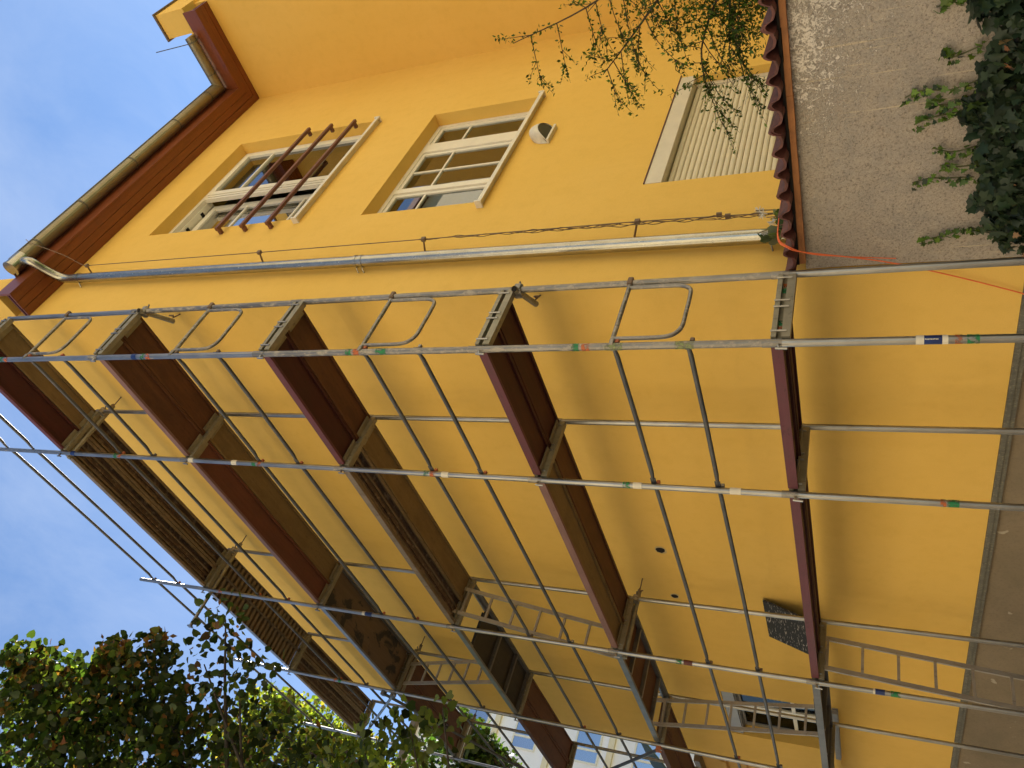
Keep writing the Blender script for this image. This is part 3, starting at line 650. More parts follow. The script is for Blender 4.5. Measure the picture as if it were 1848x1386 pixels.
# ------------------------------------------------------------------ scaffold
FX = [0.0, -1.477, -4.432, -6.894, -9.42]
LZ = [2.135 + 2 * i for i in range(5)]
YR = 0.654
TR = 0.0242
fname = ['at the building corner, nearest of all', 'second from the building corner', 'third from the building corner', 'fourth from the building corner', 'fifth and farthest, beyond the house end']
lname = ['lowest', 'second', 'third', 'fourth', 'top']
bname = ['short corner bay', 'second bay from the corner', 'third bay from the corner', 'farthest bay']
ftop = [11.42, 11.45, 11.42, 11.40, 11.40]
dirty = ['galvanised_dirty', 'galvanised', 'galvanised', 'galvanised', 'galvanised_dirty']
toggle_off = 0.052
for fi, fx in enumerate(FX):
    fr = thing('scaffold_frame', 'galvanised scaffold upright frame, ' + fname[fi], 'scaffold frame', (fx, YR / 2, 0), 'scaffold upright frames along the street face')
    for y in (0.0, YR):
        m = 'galvanised'
        zs = [0.03] + [z + 0.0 for z in LZ] + [ftop[fi] if y == 0 else LZ[4] + 0.03]
        for k in range(len(zs) - 1):
            jit = 0.0014 * random.uniform(-1, 1)
            st = MB().tube([(fx + jit, y + jit, zs[k] + 0.002), (fx + jit, y, zs[k + 1] - 0.002)], TR, 16).build('standard', dirty[fi] if (k in (1, 2) or y > 0) and k < 4 and k > 0 else 'galvanised', fr, True)
            if k < len(zs) - 2 and k > 0: MB().tube([(fx, y, zs[k] - 0.015), (fx, y, zs[k] + 0.10)], TR + 0.0022, 16).build('spigot_sleeve', 'galvanised_dirty', st, True)
        MB().box(fx - 0.075, fx + 0.075, y - 0.075, y + 0.075, 0.0, 0.008).tube([(fx, y, 0.008), (fx, y, 0.06)], 0.019, 10).build('base_plate', 'dark_steel', fr)
    for li, z in enumerate(LZ):
        ya, yb = TR + 0.002, YR - TR - 0.002
        tr = MB().box(fx - 0.012, fx + 0.03, ya, yb, z + 0.022, z + 0.052).box(fx - 0.012, fx + 0.03, ya, yb, z - 0.058, z - 0.008).box(fx - 0.02, fx - 0.0125, ya, yb, z - 0.058, z + 0.052).build('transom', 'transom_metal', fr)
        for y in (0.075, 0.30, 0.36, 0.585):
            MB().tube([(fx + 0.034, y, z - 0.035), (fx + 0.034, y, z + 0.056)], 0.0065, 8).build('pin', 'galvanised', tr, True)
        if fi in (0, 1):
            for y, c in ((0.12, 'paint_orange'), (0.17, 'paint_green'), (0.48, 'paint_green'), (0.53, 'paint_orange')):
                MB().box(fx - 0.0123, fx - 0.0105, y, y + 0.045, z - 0.0075, z + 0.0215).build('paint_mark', c, tr)
        MB().tube([(fx + 0.006, -TR - 0.001, z + 0.01), (fx + 0.012, -0.062, z - 0.004)], 0.010, 8).tube([(fx + 0.012, -0.058, z + 0.02), (fx + 0.013, -0.064, z - 0.048)], 0.0075, 8).build('toggle', 'galvanised', fr, True)
        if li < 4 or fi in (2,):
            for dz in (0.555, 1.045):
                if z + dz > ftop[fi] - 0.02: continue
                c = random.choice(['rust_cap', 'wire_rust', 'galvanised_dirty'])
                MB().box(fx - 0.013, fx + 0.015, TR + 0.004, TR + 0.03, z + dz - 0.045, z + dz - 0.018, 0.004).build('lock_cap', c, fr)
    # paint bands and stickers on the near uprights
    def band(z0, z1, c, y=0.0): return MB().tube([(fx, y, z0), (fx, y, z1)], TR + 0.0017, 16, False).build('paint_band' if 'paint' in c else 'sticker', c, fr, True)
    if fi == 0:
        band(1.375, 1.416, 'sticker_white'); blue = band(1.287, 1.3745, 'sticker_blue'); band(1.258, 1.2865, 'sticker_white'); band(1.19, 1.225, 'paint_orange'); band(1.11, 1.168, 'paint_green')
        md = MB()
        ang0 = math.atan2(CAM.y, CAM.x - fx)
        for k in range(9):
            z = 1.366 - k * 0.0075; rr = TR + 0.0024
            for dt in ((-0.12, 0.10) if k % 3 else (-0.02, 0.16)):
                t = ang0 + 0.15 + dt * 0.5
                md.quad(*[(fx + rr * math.cos(a), rr * math.sin(a), zz) for a, zz in ((t - 0.06, z), (t + 0.06, z), (t + 0.06, z + 0.0052), (t - 0.06, z + 0.0052))])
        md.build('lettering', 'sticker_white', blue)
        for z in (3.40, 5.25, 7.50, 9.5): band(z, z + 0.05, 'paint_green'); band(z - 0.075, z - 0.02, 'paint_orange')
        band(4.93, 5.02, 'paint_green'); band(2.64, 2.76, 'paint_olive'); band(3.10, 3.22, 'paint_olive'); band(7.6, 7.66, 'sticker_blue')
    elif fi == 1:
        band(1.12, 1.19, 'paint_green'); band(1.195, 1.23, 'paint_orange'); band(2.52, 2.60, 'sticker_white'); band(3.27, 3.34, 'sticker_white'); band(3.36, 3.42, 'paint_green')
        for z in (5.2, 7.2, 9.2): band(z, z + 0.05, 'paint_green'); band(z - 0.07, z - 0.015, 'paint_orange')
        for z in (5.0, 7.45, 8.05, 9.9): band(z, z + 0.07, 'sticker_blue' if z > 9 else 'sticker_white')
    elif fi == 2:
        band(1.55, 1.63, 'sticker_blue'); band(1.632, 1.65, 'sticker_white'); band(1.42, 1.50, 'paint_green'); band(3.33, 3.42, 'dark_trim'); band(3.44, 3.50, 'paint_green'); band(7.3, 7.4, 'sticker_blue'); band(7.41, 7.45, 'sticker_white'); band(9.8, 9.86, 'paint_orange')
    else:
        band(1.3, 1.36, 'paint_green'); band(9.2, 9.26, 'paint_orange'); band(9.12, 9.18, 'paint_green')

# decks
def plank(level, bay, row, bm, em, steel=None):
    x1, x0 = FX[bay] - 0.034, FX[bay + 1] + 0.034
    y0, y1 = (0.026, 0.322) if row == 0 else (0.330, 0.628)
    z = LZ[level]
    o = thing('deck_plank', '%s %s scaffold plank of the %s level in the %s' % ('rusty steel' if steel else {'maroon_board': 'dark red', 'brown_board': 'brown', 'tan_board': 'tan plywood', 'red_board': 'reddish', 'stained_board': 'black-stained', 'black_board': 'blackish'}[bm], ('outer', 'inner')[row], lname[level], bname[bay]),
              'scaffold plank', ((x0 + x1) / 2, (y0 + y1) / 2, z), 'scaffold deck planks')
    dz = random.uniform(-0.004, 0.004); z += dz
    if steel == 'channel':
        MB().box(x0, x1, y0 + 0.004, y1 - 0.004, z + 0.052, z + 0.058).build('tread', 'rust_steel', o)
        for a, s in ((y0, 1), (y1, -1)):
            MB().box(x0, x1, min(a, a + s * 0.004), max(a, a + s * 0.004), z - 0.008, z + 0.06).box(x0, x1, min(a + s * 0.0045, a + s * 0.035), max(a + s * 0.0045, a + s * 0.035), z - 0.008, z - 0.003).build('side_flange', 'slat_steel', o)
        for k in range(3): MB().box(x0 + 0.02, x1 - 0.02, y0 + 0.075 + 0.06 * k, y0 + 0.098 + 0.06 * k, z + 0.035, z + 0.051).build('rib', 'rust_steel' if k % 2 else 'slat_steel', o)
    elif steel == 'slat':
        MB().box(x0, x1, y0 + 0.004, y1 - 0.004, z + 0.052, z + 0.058).build('tread', 'slat_steel', o)
        for a in (y0, y1 - 0.006): MB().box(x0, x1, a, a + 0.006, z - 0.008, z + 0.06).build('side_flange', 'aluminium' if a == y0 and row == 0 else 'slat_steel', o)
        k = 0; x = x0 + 0.05
        while x < x1 - 0.07: MB().box(x, x + 0.05, y0 + 0.008, y1 - 0.008, z + 0.012, z + 0.05).build('cross_slat', 'slat_steel', o); x += 0.105
    else:
        MB().box(x0, x1, y0 + 0.028, y1 - 0.026, z + 0.012, z + 0.05).build('board', bm, o)
        MB().box(x0, x1, y0, y0 + 0.0275, z - 0.012, z + 0.056, 0.004).build('side_rail', em, o)
        MB().box(x0, x1, y1 - 0.0255, y1, z - 0.006, z + 0.055).build('side_rail', bm, o)
    for xx in (x0 - 0.004, x1 - 0.05):
        MB().box(xx, xx + 0.054, y0 + 0.03, y1 - 0.03, z - 0.011, z - 0.001 if not steel else z + 0.008).build('end_bracket', 'transom_metal', o)
    return o
spec = {
    (0, 0): [('maroon_board', 'maroon_edge'), ('maroon_board', 'maroon_board')],
    (0, 1): [('maroon_board', 'maroon_edge'), ('brown_board', 'maroon_board')],
    (0, 3): [('brown_board', 'dark_steel'), ('black_board', 'black_board')],
    (1, 0): [('maroon_board', 'maroon_edge'), ('maroon_board', 'maroon_board')],
    (1, 1): [('tan_board', 'pink_edge'), ('brown_board', 'brown_board')],
    (1, 3): [('brown_board', 'brown_board'), ('brown_board', 'brown_board')],
    (2, 0): [('maroon_board', 'maroon_edge'), ('brown_board', 'brown_board')],
    (2, 1): [('steel', 'channel'), ('tan_board', 'tan_board')],
    (2, 3): [('brown_board', 'brown_board'), ('brown_board', 'brown_board')],
    (3, 0): [('brown_board', 'pink_edge'), ('brown_board', 'brown_board')],
    (3, 1): [('red_board', 'pink_edge'), ('tan_board', 'tan_board')],
    (3, 3): [('brown_board', 'dark_steel'), ('brown_board', 'brown_board')],
    (4, 0): [('maroon_board', 'maroon_edge'), ('tan_board', 'tan_board')],
    (4, 1): [('steel', 'channel'), ('steel', 'channel')],
    (4, 2): [('steel', 'slat'), ('steel', 'slat')],
    (4, 3): [('steel', 'channel'), ('steel', 'channel')],
}
for (lv, bay), rows_ in spec.items():
    for row, (a, c) in enumerate(rows_):
        if a == 'steel': plank(lv, bay, row, None, None, c)
        else: plank(lv, bay, row, a, c)
# access decks with a trapdoor in the third bay
for lv, near in ((0, 'C'), (1, 'D'), (2, 'C'), (3, 'D')):
    x1, x0, z = FX[2] - 0.034, FX[3] + 0.034, LZ[lv]
    o = thing('access_deck', 'aluminium framed access deck with ladder hatch, %s level in the third bay' % lname[lv], 'access deck', ((x0 + x1) / 2, 0.327, z), 'scaffold access decks')
    pm = {0: 'black_board', 1: 'brown_board', 2: 'black_board', 3: 'stained_board'}[lv]
    em = {0: 'dark_steel', 1: 'aluminium', 2: 'aluminium', 3: 'aluminium'}[lv]
    MB().box(x0, x1, 0.024, 0.052, z - 0.012, z + 0.056, 0.004).build('side_rail', em, o)
    MB().box(x0, x1, 0.602, 0.630, z - 0.03, z + 0.056, 0.004).build('side_rail', 'dark_steel' if lv < 3 else em, o)
    hx0, hx1 = (x1 - 0.60, x1 - 0.06) if near == 'C' else (x0 + 0.06, x0 + 0.50)
    if lv == 3: hx0, hx1 = x0 + 0.04, x0 + 0.05
    MB().box(x0, hx0, 0.0525, 0.6015, z + 0.028, z + 0.042).box(hx1, x1, 0.0525, 0.6015, z + 0.028, z + 0.042).build('board', pm, o)
    for ya, yb in ((0.0525, 0.09), (0.565, 0.6015)): MB().box(hx0, hx1, ya, yb, z + 0.02, z + 0.044).build('hatch_rim', em, o)
    for x in (x0, x0 + 0.55, (x0 + x1) / 2, x1 - 0.6, x1 - 0.04):
        if hx0 - 0.04 < x < hx1 or lv == 3: continue
        MB().box(x, x + 0.04, 0.0525, 0.6015, z - 0.02, z + 0.027).build('cross_member', em if lv in (1,) else 'dark_steel', o)
    fx0, fx1 = (hx0 - 0.6, hx0 - 0.01) if near == 'C' else (hx1 + 0.01, hx1 + 0.6)
    f = MB().box(fx0, fx1, 0.10, 0.555, z + 0.058, z + 0.074).build('hatch_flap', pm, o)
    MB().tube([((fx0 + fx1) / 2, 0.2, z + 0.075), ((fx0 + fx1) / 2, 0.33, z + 0.095), ((fx0 + fx1) / 2, 0.45, z + 0.075)], 0.006, 6).build('flap_handle', 'aluminium', f)
# guard rails
for lv in range(5):
    for bay in range(4):
        for up, dz in ((0, 0.555), (1, 1.045)):
            x1, x0, z = FX[bay], FX[bay + 1], LZ[lv] + dz
            o = thing('guard_rail', '%s guard rail tube of the %s level in the %s' % (('lower', 'upper')[up], lname[lv], bname[bay]), 'guard rail', ((x0 + x1) / 2, 0.04, z), 'scaffold guard rails')
            yy = 0.042
            pts = [(x1 - 0.012, 0.034, z), (x1 - 0.07, 0.036, z), (x1 - 0.13, yy, z - 0.002), ((x0 + x1) / 2, yy, z - 0.006), (x0 + 0.13, yy, z - 0.002), (x0 + 0.07, 0.036, z), (x0 + 0.012, 0.034, z)]
            mt = 'guard_tube'
            MB().tube(pts, [0.008, 0.014, 0.0175, 0.0175, 0.0175, 0.014, 0.008], 12).build('rail_tube', mt, o, True)
            for xx in (x1 - 0.03, x0 + 0.03): MB().box(xx - 0.035, xx + 0.035, 0.027, 0.034, z - 0.021, z + 0.021).build('flattened_end', mt, o)
# end guards at the near end
for lv in range(5):
    z = LZ[lv] + 1.05
    o = thing('end_guard', 'bent tube end guard across the near scaffold end, %s level' % lname[lv], 'end guard', (0.0, YR / 2, z), 'end guards at the scaffold corner')
    MB().tube([(0.004, 0.012, z), (0.004, YR - 0.012, z)], 0.0165, 12).build('cross_tube', 'galvanised_dirty', o, True)
    pts = [(0.006, YR - 0.055, z - 0.004)] + smoothpath([(0.006, YR - 0.055, z - 0.25), (0.006, YR - 0.06, z - 0.36), (0.006, YR - 0.09, z - 0.425), (0.006, YR - 0.15, z - 0.445), (0.006, 0.30, z - 0.445), (0.006, 0.17, z - 0.44), (0.006, 0.10, z - 0.40), (0.006, 0.075, z - 0.33), (0.006, 0.07, z - 0.2)], 4) + [(0.006, 0.07, z - 0.004)]
    MB().tube(pts, 0.0145, 10).build('loop_tube', 'galvanised_dirty', o, True)
    MB().box(-0.032, 0.032, YR - 0.03, YR + 0.034, z - 0.02, z + 0.02, 0.006).build('clamp', 'wire_rust', o)
    MB().box(-0.028, 0.03, -0.01, 0.045, z - 0.024, z + 0.01, 0.006).build('clamp', 'galvanised_dirty', o)
# wall ties
def eye(o, p, d):
    p, d = Vector(p), Vector(d).normalized()
    MB().tube([p, p + d * 0.16], 0.007, 8).build('screw', 'wire_rust', o)
    c = p - d * 0.015; side = d.cross(Vector((0, 0, 1))).normalized()
    MB().tube([c + side * 0.012 + d * 0.03, c + side * 0.03, c + side * 0.042 - d * 0.03 + Vector((0, 0, -.02)), c + side * 0.03 + Vector((0, 0, -.045))], 0.008, 8).build('hook', 'wire_rust', o, True)
def tie(fi, lv, kind, label):
    fx, z = FX[fi], LZ[lv] - 0.075
    o = thing('tie_tube', label, 'tie tube', (fx, YR, z), 'scaffold wall ties')
    if kind == 'diagonal':
        a, c = Vector((fx + 0.055, 0.60, z)), Vector((fx - 0.29, 0.835, z))
        MB().tube([a, c], TR, 16, False).build('tube', 'transom_metal', o, True); MB().tube([a + (c - a) * 0.01, c], TR - 0.004, 12, True).build('bore', 'cavity_shade', o, True)  # black core painting the shade inside the tube
        cx, cy = fx + 0.03, 0.617
        eye(o, c + Vector((0.03, 0.02, 0)), (-0.35, 1, 0)); 
    else:
        ys = -0.52 if kind == 'long' else -0.03
        a, c = Vector((fx - 0.06, ys, z)), Vector((fx - 0.06, 0.80, z))
        MB().tube([a, c], TR, 14).build('tube', 'transom_metal' if kind != 'long' else 'galvanised', o, True)
        if kind == 'long': MB().box(fx - 0.09, fx - 0.03, ys - 0.02, ys, z - 0.03, z + 0.03).build('tube_end', 'galvanised', o)
        eye(o, c, (0, 1, 0.0))
    MB().box(fx - 0.05, fx + 0.035, YR - 0.04, YR + 0.035, z - 0.034, z + 0.034, 0.012).build('coupler', 'galvanised_dirty', o)
    MB().tube([(fx + 0.0, YR + 0.04, z), (fx + 0.01, YR + 0.085, z + 0.01)], 0.008, 8).build('coupler_bolt', 'dark_steel', o)
tie(0, 1, 'diagonal', 'slanting wall tie tube at the corner frame, second level')
tie(0, 3, 'diagonal', 'slanting wall tie tube at the corner frame, fourth level')
tie(1, 4, 'straight', 'short wall tie tube under the top level at the second frame')
tie(2, 4, 'long', 'long tie tube sticking out in front of the third frame, top level')
tie(2, 1, 'straight', 'wall tie tube at the third frame, second level')
tie(3, 3, 'straight', 'wall tie tube at the fourth frame, fourth level')
tie(4, 3, 'straight', 'wall tie tube at the farthest frame, fourth level')
# diagonal braces in the far bay
for k, (za, zb, lb) in enumerate(((LZ[3] + 0.03, LZ[4] - 0.1, 'upper rising brace tube in the farthest bay, just under the top level'), (LZ[3] + 0.2, LZ[2] + 0.22, 'falling brace tube in the farthest bay, between third and fourth level'), (LZ[1] + 0.0, LZ[2] - 0.05, 'lower rising brace tube in the farthest bay, above the second level'))):
    o = thing('diagonal_brace', lb, 'brace', (FX[3], -0.03, za), 'diagonal braces')
    a, c = Vector((FX[3] - 0.02, -0.05, za)), Vector((FX[4] + 0.02, -0.05, zb))
    MB().tube([a, c], 0.022, 12).build('brace_tube', 'guard_tube' if k != 0 else 'galvanised', o, True)
    for p in (a, c): MB().box(p.x - 0.04, p.x + 0.04, -0.075, 0.0, p.z - 0.035, p.z + 0.035, 0.01).build('coupler', 'rust_cap' if k == 2 else 'dark_steel', o)
# ladders
for lb, (xt, zt), (xb, zb) in (('leaning metal ladder from the ground up to the lowest level', (-4.41, 2.20), (-4.76, 0.0)), ('metal ladder in front of the low window, up to the second level', (-6.66, 4.22), (-6.05, 2.195)),
                               ('metal ladder between second and third level beside the third frame', (-4.34, 6.22), (-4.92, 4.195)), ('metal ladder between third and fourth level beside the fourth frame', (-6.93, 8.10), (-6.20, 6.195))):
    o = thing('ladder', lb, 'ladder', (xb, 0.315, zb), 'scaffold ladders')
    for y in (0.16, 0.47): MB().bar((xt, y, zt), (xb, y, zb), 0.022, 0.045, (0, 1, 0)).build('stile', 'ladder_metal', o)
    n = int((Vector((xt, zt)) - Vector((xb, zb))).length / 0.285)
    for k in range(n):
        t = (k + 0.55) / n; x, z = xb + (xt - xb) * t, zb + (zt - zb) * t
        MB().bar((x, 0.1715, z), (x, 0.4585, z), 0.026, 0.026).build('rung', 'ladder_metal', o)
# spattered board on the lowest deck against the wall
bo = MB().prism([(-4.60, 2.74), (-5.38, 2.74), (-5.42, 2.2), (-4.64, 2.2)], lambda a, c, t: (a, 0.73 + 0.28 * (c - 2.2) / 0.54 * 0.62 + 0.022 * t, c)).build('spattered_board', 'spattered_board')
tag(bo, 'black board spattered with white, leaning on the wall above the lowest deck', 'board')

# ------------------------------------------------------------------ foliage tools
def leaves_mesh(name, tmpl_v, tmpl_f, pos, yaw, tilt, roll, scale, tint, m, parent, jitter=0.0):
    tv = np.array(tmpl_v, float); n = len(pos); k = len(tv)
    cy, sy, ct, st, cr, sr = np.cos(yaw), np.sin(yaw), np.cos(tilt), np.sin(tilt), np.cos(roll), np.sin(roll)
    v = tv[None] * scale[:, None, None]
    x, y, z = v[..., 0], v[..., 1], v[..., 2]
    x, z = x * cr[:, None] + z * sr[:, None], -x * sr[:, None] + z * cr[:, None]
    y, z = y * ct[:, None] - z * st[:, None], y * st[:, None] + z * ct[:, None]
    x, y = x * cy[:, None] - y * sy[:, None], x * sy[:, None] + y * cy[:, None]
    V = np.stack([x, y, z], -1) + pos[:, None, :]
    off = np.array(parent['_o']) if parent is not None else np.zeros(3)
    V = V.reshape(-1, 3) - off
    nf = len(tmpl_f); s = len(tmpl_f[0])
    F = (np.array(tmpl_f)[None] + (np.arange(n) * k)[:, None, None]).reshape(-1)
    me = bpy.data.meshes.new(name)
    me.vertices.add(n * k); me.vertices.foreach_set('co', V.ravel().astype(np.float32))
    me.loops.add(len(F)); me.loops.foreach_set('vertex_index', F.astype(np.int32))
    me.polygons.add(n * nf); me.polygons.foreach_set('loop_start', np.arange(0, len(F), s).astype(np.int32)); me.polygons.foreach_set('loop_total', np.full(n * nf, s, np.int32))
    me.update(calc_edges=True)
    a = me.color_attributes.new('tint', 'FLOAT_COLOR', 'POINT')
    a.data.foreach_set('color', np.concatenate([np.repeat(tint, k, 0), np.ones((n * k, 1))], 1).ravel().astype(np.float32))
    me.materials.append(M[m]); o = bpy.data.objects.new(name, me); COL.objects.link(o)
    if parent is not None: o.parent = parent
    return o
HEART_V = [(0, 0, 0), (0.30, -0.10, 0.05), (0.50, 0.22, 0.09), (0.36, 0.66, 0.06), (0, 1.02, -0.10), (-0.36, 0.66, 0.06), (-0.50, 0.22, 0.09), (-0.30, -0.10, 0.05), (0, 0.45, -0.02)]
HEART_F = [(0, 1, 8), (1, 2, 8), (2, 3, 8), (3, 4, 8), (4, 5, 8), (5, 6, 8), (6, 7, 8), (7, 0, 8)]
IVY_V = [(0, 0, 0), (0.22, -0.10, 0.03), (0.50, 0.05, 0.03), (0.30, 0.27, 0.05), (0.46, 0.52, 0.0), (0.20, 0.55, 0.03), (0, 1.0, -0.06), (-0.20, 0.55, 0.03), (-0.46, 0.52, 0.0), (-0.30, 0.27, 0.05), (-0.50, 0.05, 0.03), (-0.22, -0.10, 0.03), (0, 0.3, -0.02)]
IVY_F = [(i, (i + 1) % 12, 12) for i in range(12)]
OVAL_V = [(0, 0, 0), (0.26, 0.45, 0.05), (0, 1, 0), (-0.26, 0.45, 0.05), (0, 0.5, -0.03)]
OVAL_F = [(0, 1, 4), (1, 2, 4), (2, 3, 4), (3, 0, 4)]
def tints(n, cols, w, jit=0.25):
    c = np.array(cols)[rng.choice(len(cols), n, p=np.array(w) / sum(w))]
    return np.clip(c * (1 + rng.normal(0, jit, (n, 1))) * (1 + rng.normal(0, 0.06, (n, 3))), 0.004, 0.9)
def blob_points(blobs):
    P = []
    for (x, y, z, rx, ry, rz, n) in blobs:
        d = rng.normal(size=(n, 3)); d /= np.linalg.norm(d, axis=1)[:, None]
        r = rng.uniform(0.15, 1.0, (n, 1)) ** 0.55
        P.append(np.array([[x, y, z]]) + d * r * np.array([[rx, ry, rz]]))
    return np.concatenate(P)
def limb(parent, pts, r0, r1, name='branch', m='bark', sub=4):
    p = smoothpath(pts, sub); k = len(p)
    return MB().tube(p, [r0 + (r1 - r0) * i / (k - 1) for i in range(k)], 7).build(name, m, parent, True)
def add_leaves(parent, P, size, cols, w, part=0, tmpl=(HEART_V, HEART_F), m='leaf', tilt=(0.0, 0.75), jit=0.25, name='crown'):
    n = len(P)
    yaw = rng.uniform(0, 2 * np.pi, n); tl = rng.normal(tilt[0], tilt[1], n); rl = rng.normal(0, 0.5, n)
    sc = size * rng.uniform(0.65, 1.2, n); tn = tints(n, cols, w, jit)
    idx = np.arange(n)
    if part:                                                        # the leaves nearest the camera are parts of their own
        near = np.argsort(np.linalg.norm(P - np.array(CAM), axis=1))[:part]; rest = np.setdiff1d(idx, near)
        protos = []
        for q in range(8):
            protos.append(leaves_mesh('leaf', *tmpl, np.zeros((1, 3)), np.zeros(1), np.zeros(1), np.zeros(1), np.ones(1), tints(1, cols[:3], w[:3], jit), m, None).data)
        for o in [o for o in COL.objects if o.name.startswith('leaf') and o.type == 'MESH' and o.parent is None]: bpy.data.objects.remove(o)
        off = Vector(parent['_o'])
        for i in near:
            o = bpy.data.objects.new('leaf', protos[random.randrange(8)]); COL.objects.link(o); o.parent = parent
            o.location = Vector(P[i]) - off; o.rotation_euler = (tl[i], rl[i], yaw[i]); o.scale = (sc[i],) * 3
    else: rest = idx
    c = leaves_mesh(name, *tmpl, P[rest], yaw[rest], tl[rest], rl[rest], sc[rest], tn[rest], m, parent); c['kind'] = 'stuff'
    return c

# ------------------------------------------------------------------ near lime tree at the kerb
lime = thing('lime_tree', 'dark leafy lime tree with brown seed wings in front of the sky', 'tree', (-4.3, -4.0, 0), 'street trees')
limb(lime, [(-4.3, -4.0, 0), (-4.25, -3.95, 2.2), (-4.3, -3.9, 4.2), (-4.2, -3.8, 6.4), (-4.1, -3.6, 8.6)], 0.17, 0.05, 'trunk')
targets = [(-2.35, -1.7, 7.3), (-2.1, -1.35, 7.1), (-1.95, -2.15, 9.0), (-2.5, -1.7, 8.1), (-2.3, -2.6, 9.0), (-2.5, -1.8, 6.9), (-3.2, -2.6, 8.2), (-2.6, -2.1, 7.7)]
for t in targets:
    s = Vector((-4.22, -3.85, random.uniform(5.0, 6.6))); t = Vector(t)
    limb(lime, [s, s.lerp(t, 0.4) + Vector((0, 0, 0.15)), s.lerp(t, 0.75) + Vector((0, 0, .1)), t], 0.035, 0.006)
low = [(-2.19, -1.9, 4.87), (-2.0, -1.78, 4.55), (-2.4, -2.1, 5.3), (-2.3, -1.9, 4.6)]
for t in low:
    s = Vector((-4.27, -3.92, 4.3)); t = Vector(t)
    limb(lime, [s, s.lerp(t, 0.4) + Vector((0, 0, 0.12)), s.lerp(t, 0.75), t], 0.025, 0.004)
blobs = [(-2.52, -2.7, 9.06, 0.74, 0.74, 0.74, 1000), (-2.11, -2.26, 8.93, 0.41, 0.41, 0.41, 330), (-1.89, -2.11, 9.05, 0.18, 0.18, 0.18, 60), (-2.34, -2.35, 8.51, 0.54, 0.54, 0.54, 640),
         (-2.47, -2.02, 8.2, 0.51, 0.51, 0.51, 540), (-2.8, -2.4, 8.12, 0.61, 0.61, 0.61, 760), (-2.57, -1.64, 8.14, 0.22, 0.22, 0.22, 70), (-2.65, -2.05, 7.62, 0.49, 0.49, 0.49, 420), (-3.02, -2.34, 7.46, 0.56, 0.56, 0.56, 560),
         (-2.83, -1.96, 6.96, 0.41, 0.41, 0.41, 110), (-2.33, -1.59, 7.22, 0.36, 0.36, 0.36, 80), (-2.04, -1.34, 7.12, 0.26, 0.26, 0.26, 55), (-2.45, -1.68, 6.83, 0.34, 0.34, 0.34, 75), (-3.19, -2.06, 6.88, 0.42, 0.42, 0.42, 170),
         (-2.7, -2.84, 8.54, 0.72, 0.72, 0.72, 900), (-3.58, -2.1, 6.55, 0.49, 0.49, 0.49, 200), (-3.06, -2.73, 7.91, 0.7, 0.7, 0.7, 800), (-4.1, -3.8, 8.8, 1.5, 1.3, 1.4, 1300), (-3.4, -3.2, 9.4, 1.0, 0.8, 0.9, 900),
         (-2.3, -2.02, 5.13, 0.27, 0.27, 0.27, 75), (-2.19, -1.91, 4.87, 0.23, 0.23, 0.23, 60), (-1.97, -1.77, 4.54, 0.13, 0.13, 0.13, 10), (-2.46, -1.94, 4.82, 0.24, 0.24, 0.24, 55), (-2.45, -2.16, 5.34, 0.27, 0.27, 0.27, 80), (-2.6, -2.11, 5.07, 0.3, 0.3, 0.3, 90),
         (-2.36, -1.84, 4.52, 0.16, 0.16, 0.16, 14), (-3.3, -2.8, 5.3, 0.8, 0.6, 0.5, 260), (-5.2, -4.6, 8.2, 2.0, 1.6, 2.0, 2200), (-4.6, -3.9, 6.4, 1.4, 1.1, 1.2, 1100), (-6.2, -4.7, 6.0, 1.8, 1.3, 2.2, 3600)]  # last clumps added out of view to shade the far facade
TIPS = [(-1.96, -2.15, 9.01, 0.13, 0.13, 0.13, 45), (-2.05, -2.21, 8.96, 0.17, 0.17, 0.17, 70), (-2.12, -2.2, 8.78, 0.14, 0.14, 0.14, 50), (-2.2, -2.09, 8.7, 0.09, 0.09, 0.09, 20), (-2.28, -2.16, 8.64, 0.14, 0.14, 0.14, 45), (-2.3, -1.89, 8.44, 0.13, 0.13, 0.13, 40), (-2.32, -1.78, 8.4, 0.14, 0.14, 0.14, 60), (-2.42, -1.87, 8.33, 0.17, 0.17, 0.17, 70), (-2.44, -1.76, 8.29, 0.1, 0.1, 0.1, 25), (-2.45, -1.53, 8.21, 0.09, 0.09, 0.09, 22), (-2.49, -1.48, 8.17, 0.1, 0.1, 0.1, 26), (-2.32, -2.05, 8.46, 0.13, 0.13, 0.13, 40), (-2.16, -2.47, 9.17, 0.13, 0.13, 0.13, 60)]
blobs = [(x, y, z, a, b_, c, int(n * 0.8)) for x, y, z, a, b_, c, n in blobs]
P = blob_points(blobs)
add_leaves(lime, blob_points(TIPS), 0.07, [(0.15, 0.17, 0.04), (0.08, 0.11, 0.025), (0.25, 0.12, 0.04)], [3, 2, 2], name='sun_tinted_tips', jit=0.3)  # yellow-green tints paint sunlight onto the tips; rust is leaf colour
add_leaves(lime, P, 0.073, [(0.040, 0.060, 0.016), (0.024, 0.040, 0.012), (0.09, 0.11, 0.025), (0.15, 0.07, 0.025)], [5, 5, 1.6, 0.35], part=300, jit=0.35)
Pb = blob_points([(x, y, z, a, b_, c, n // 6) for x, y, z, a, b_, c, n in blobs[:19]] + [(x, y, z, a, b_, c, n) for x, y, z, a, b_, c, n in TIPS])
add_leaves(lime, Pb, 0.072, [(0.22, 0.105, 0.04), (0.28, 0.15, 0.05), (0.17, 0.15, 0.045)], [3, 2, 1], tmpl=(OVAL_V, OVAL_F), name='seed_wings')

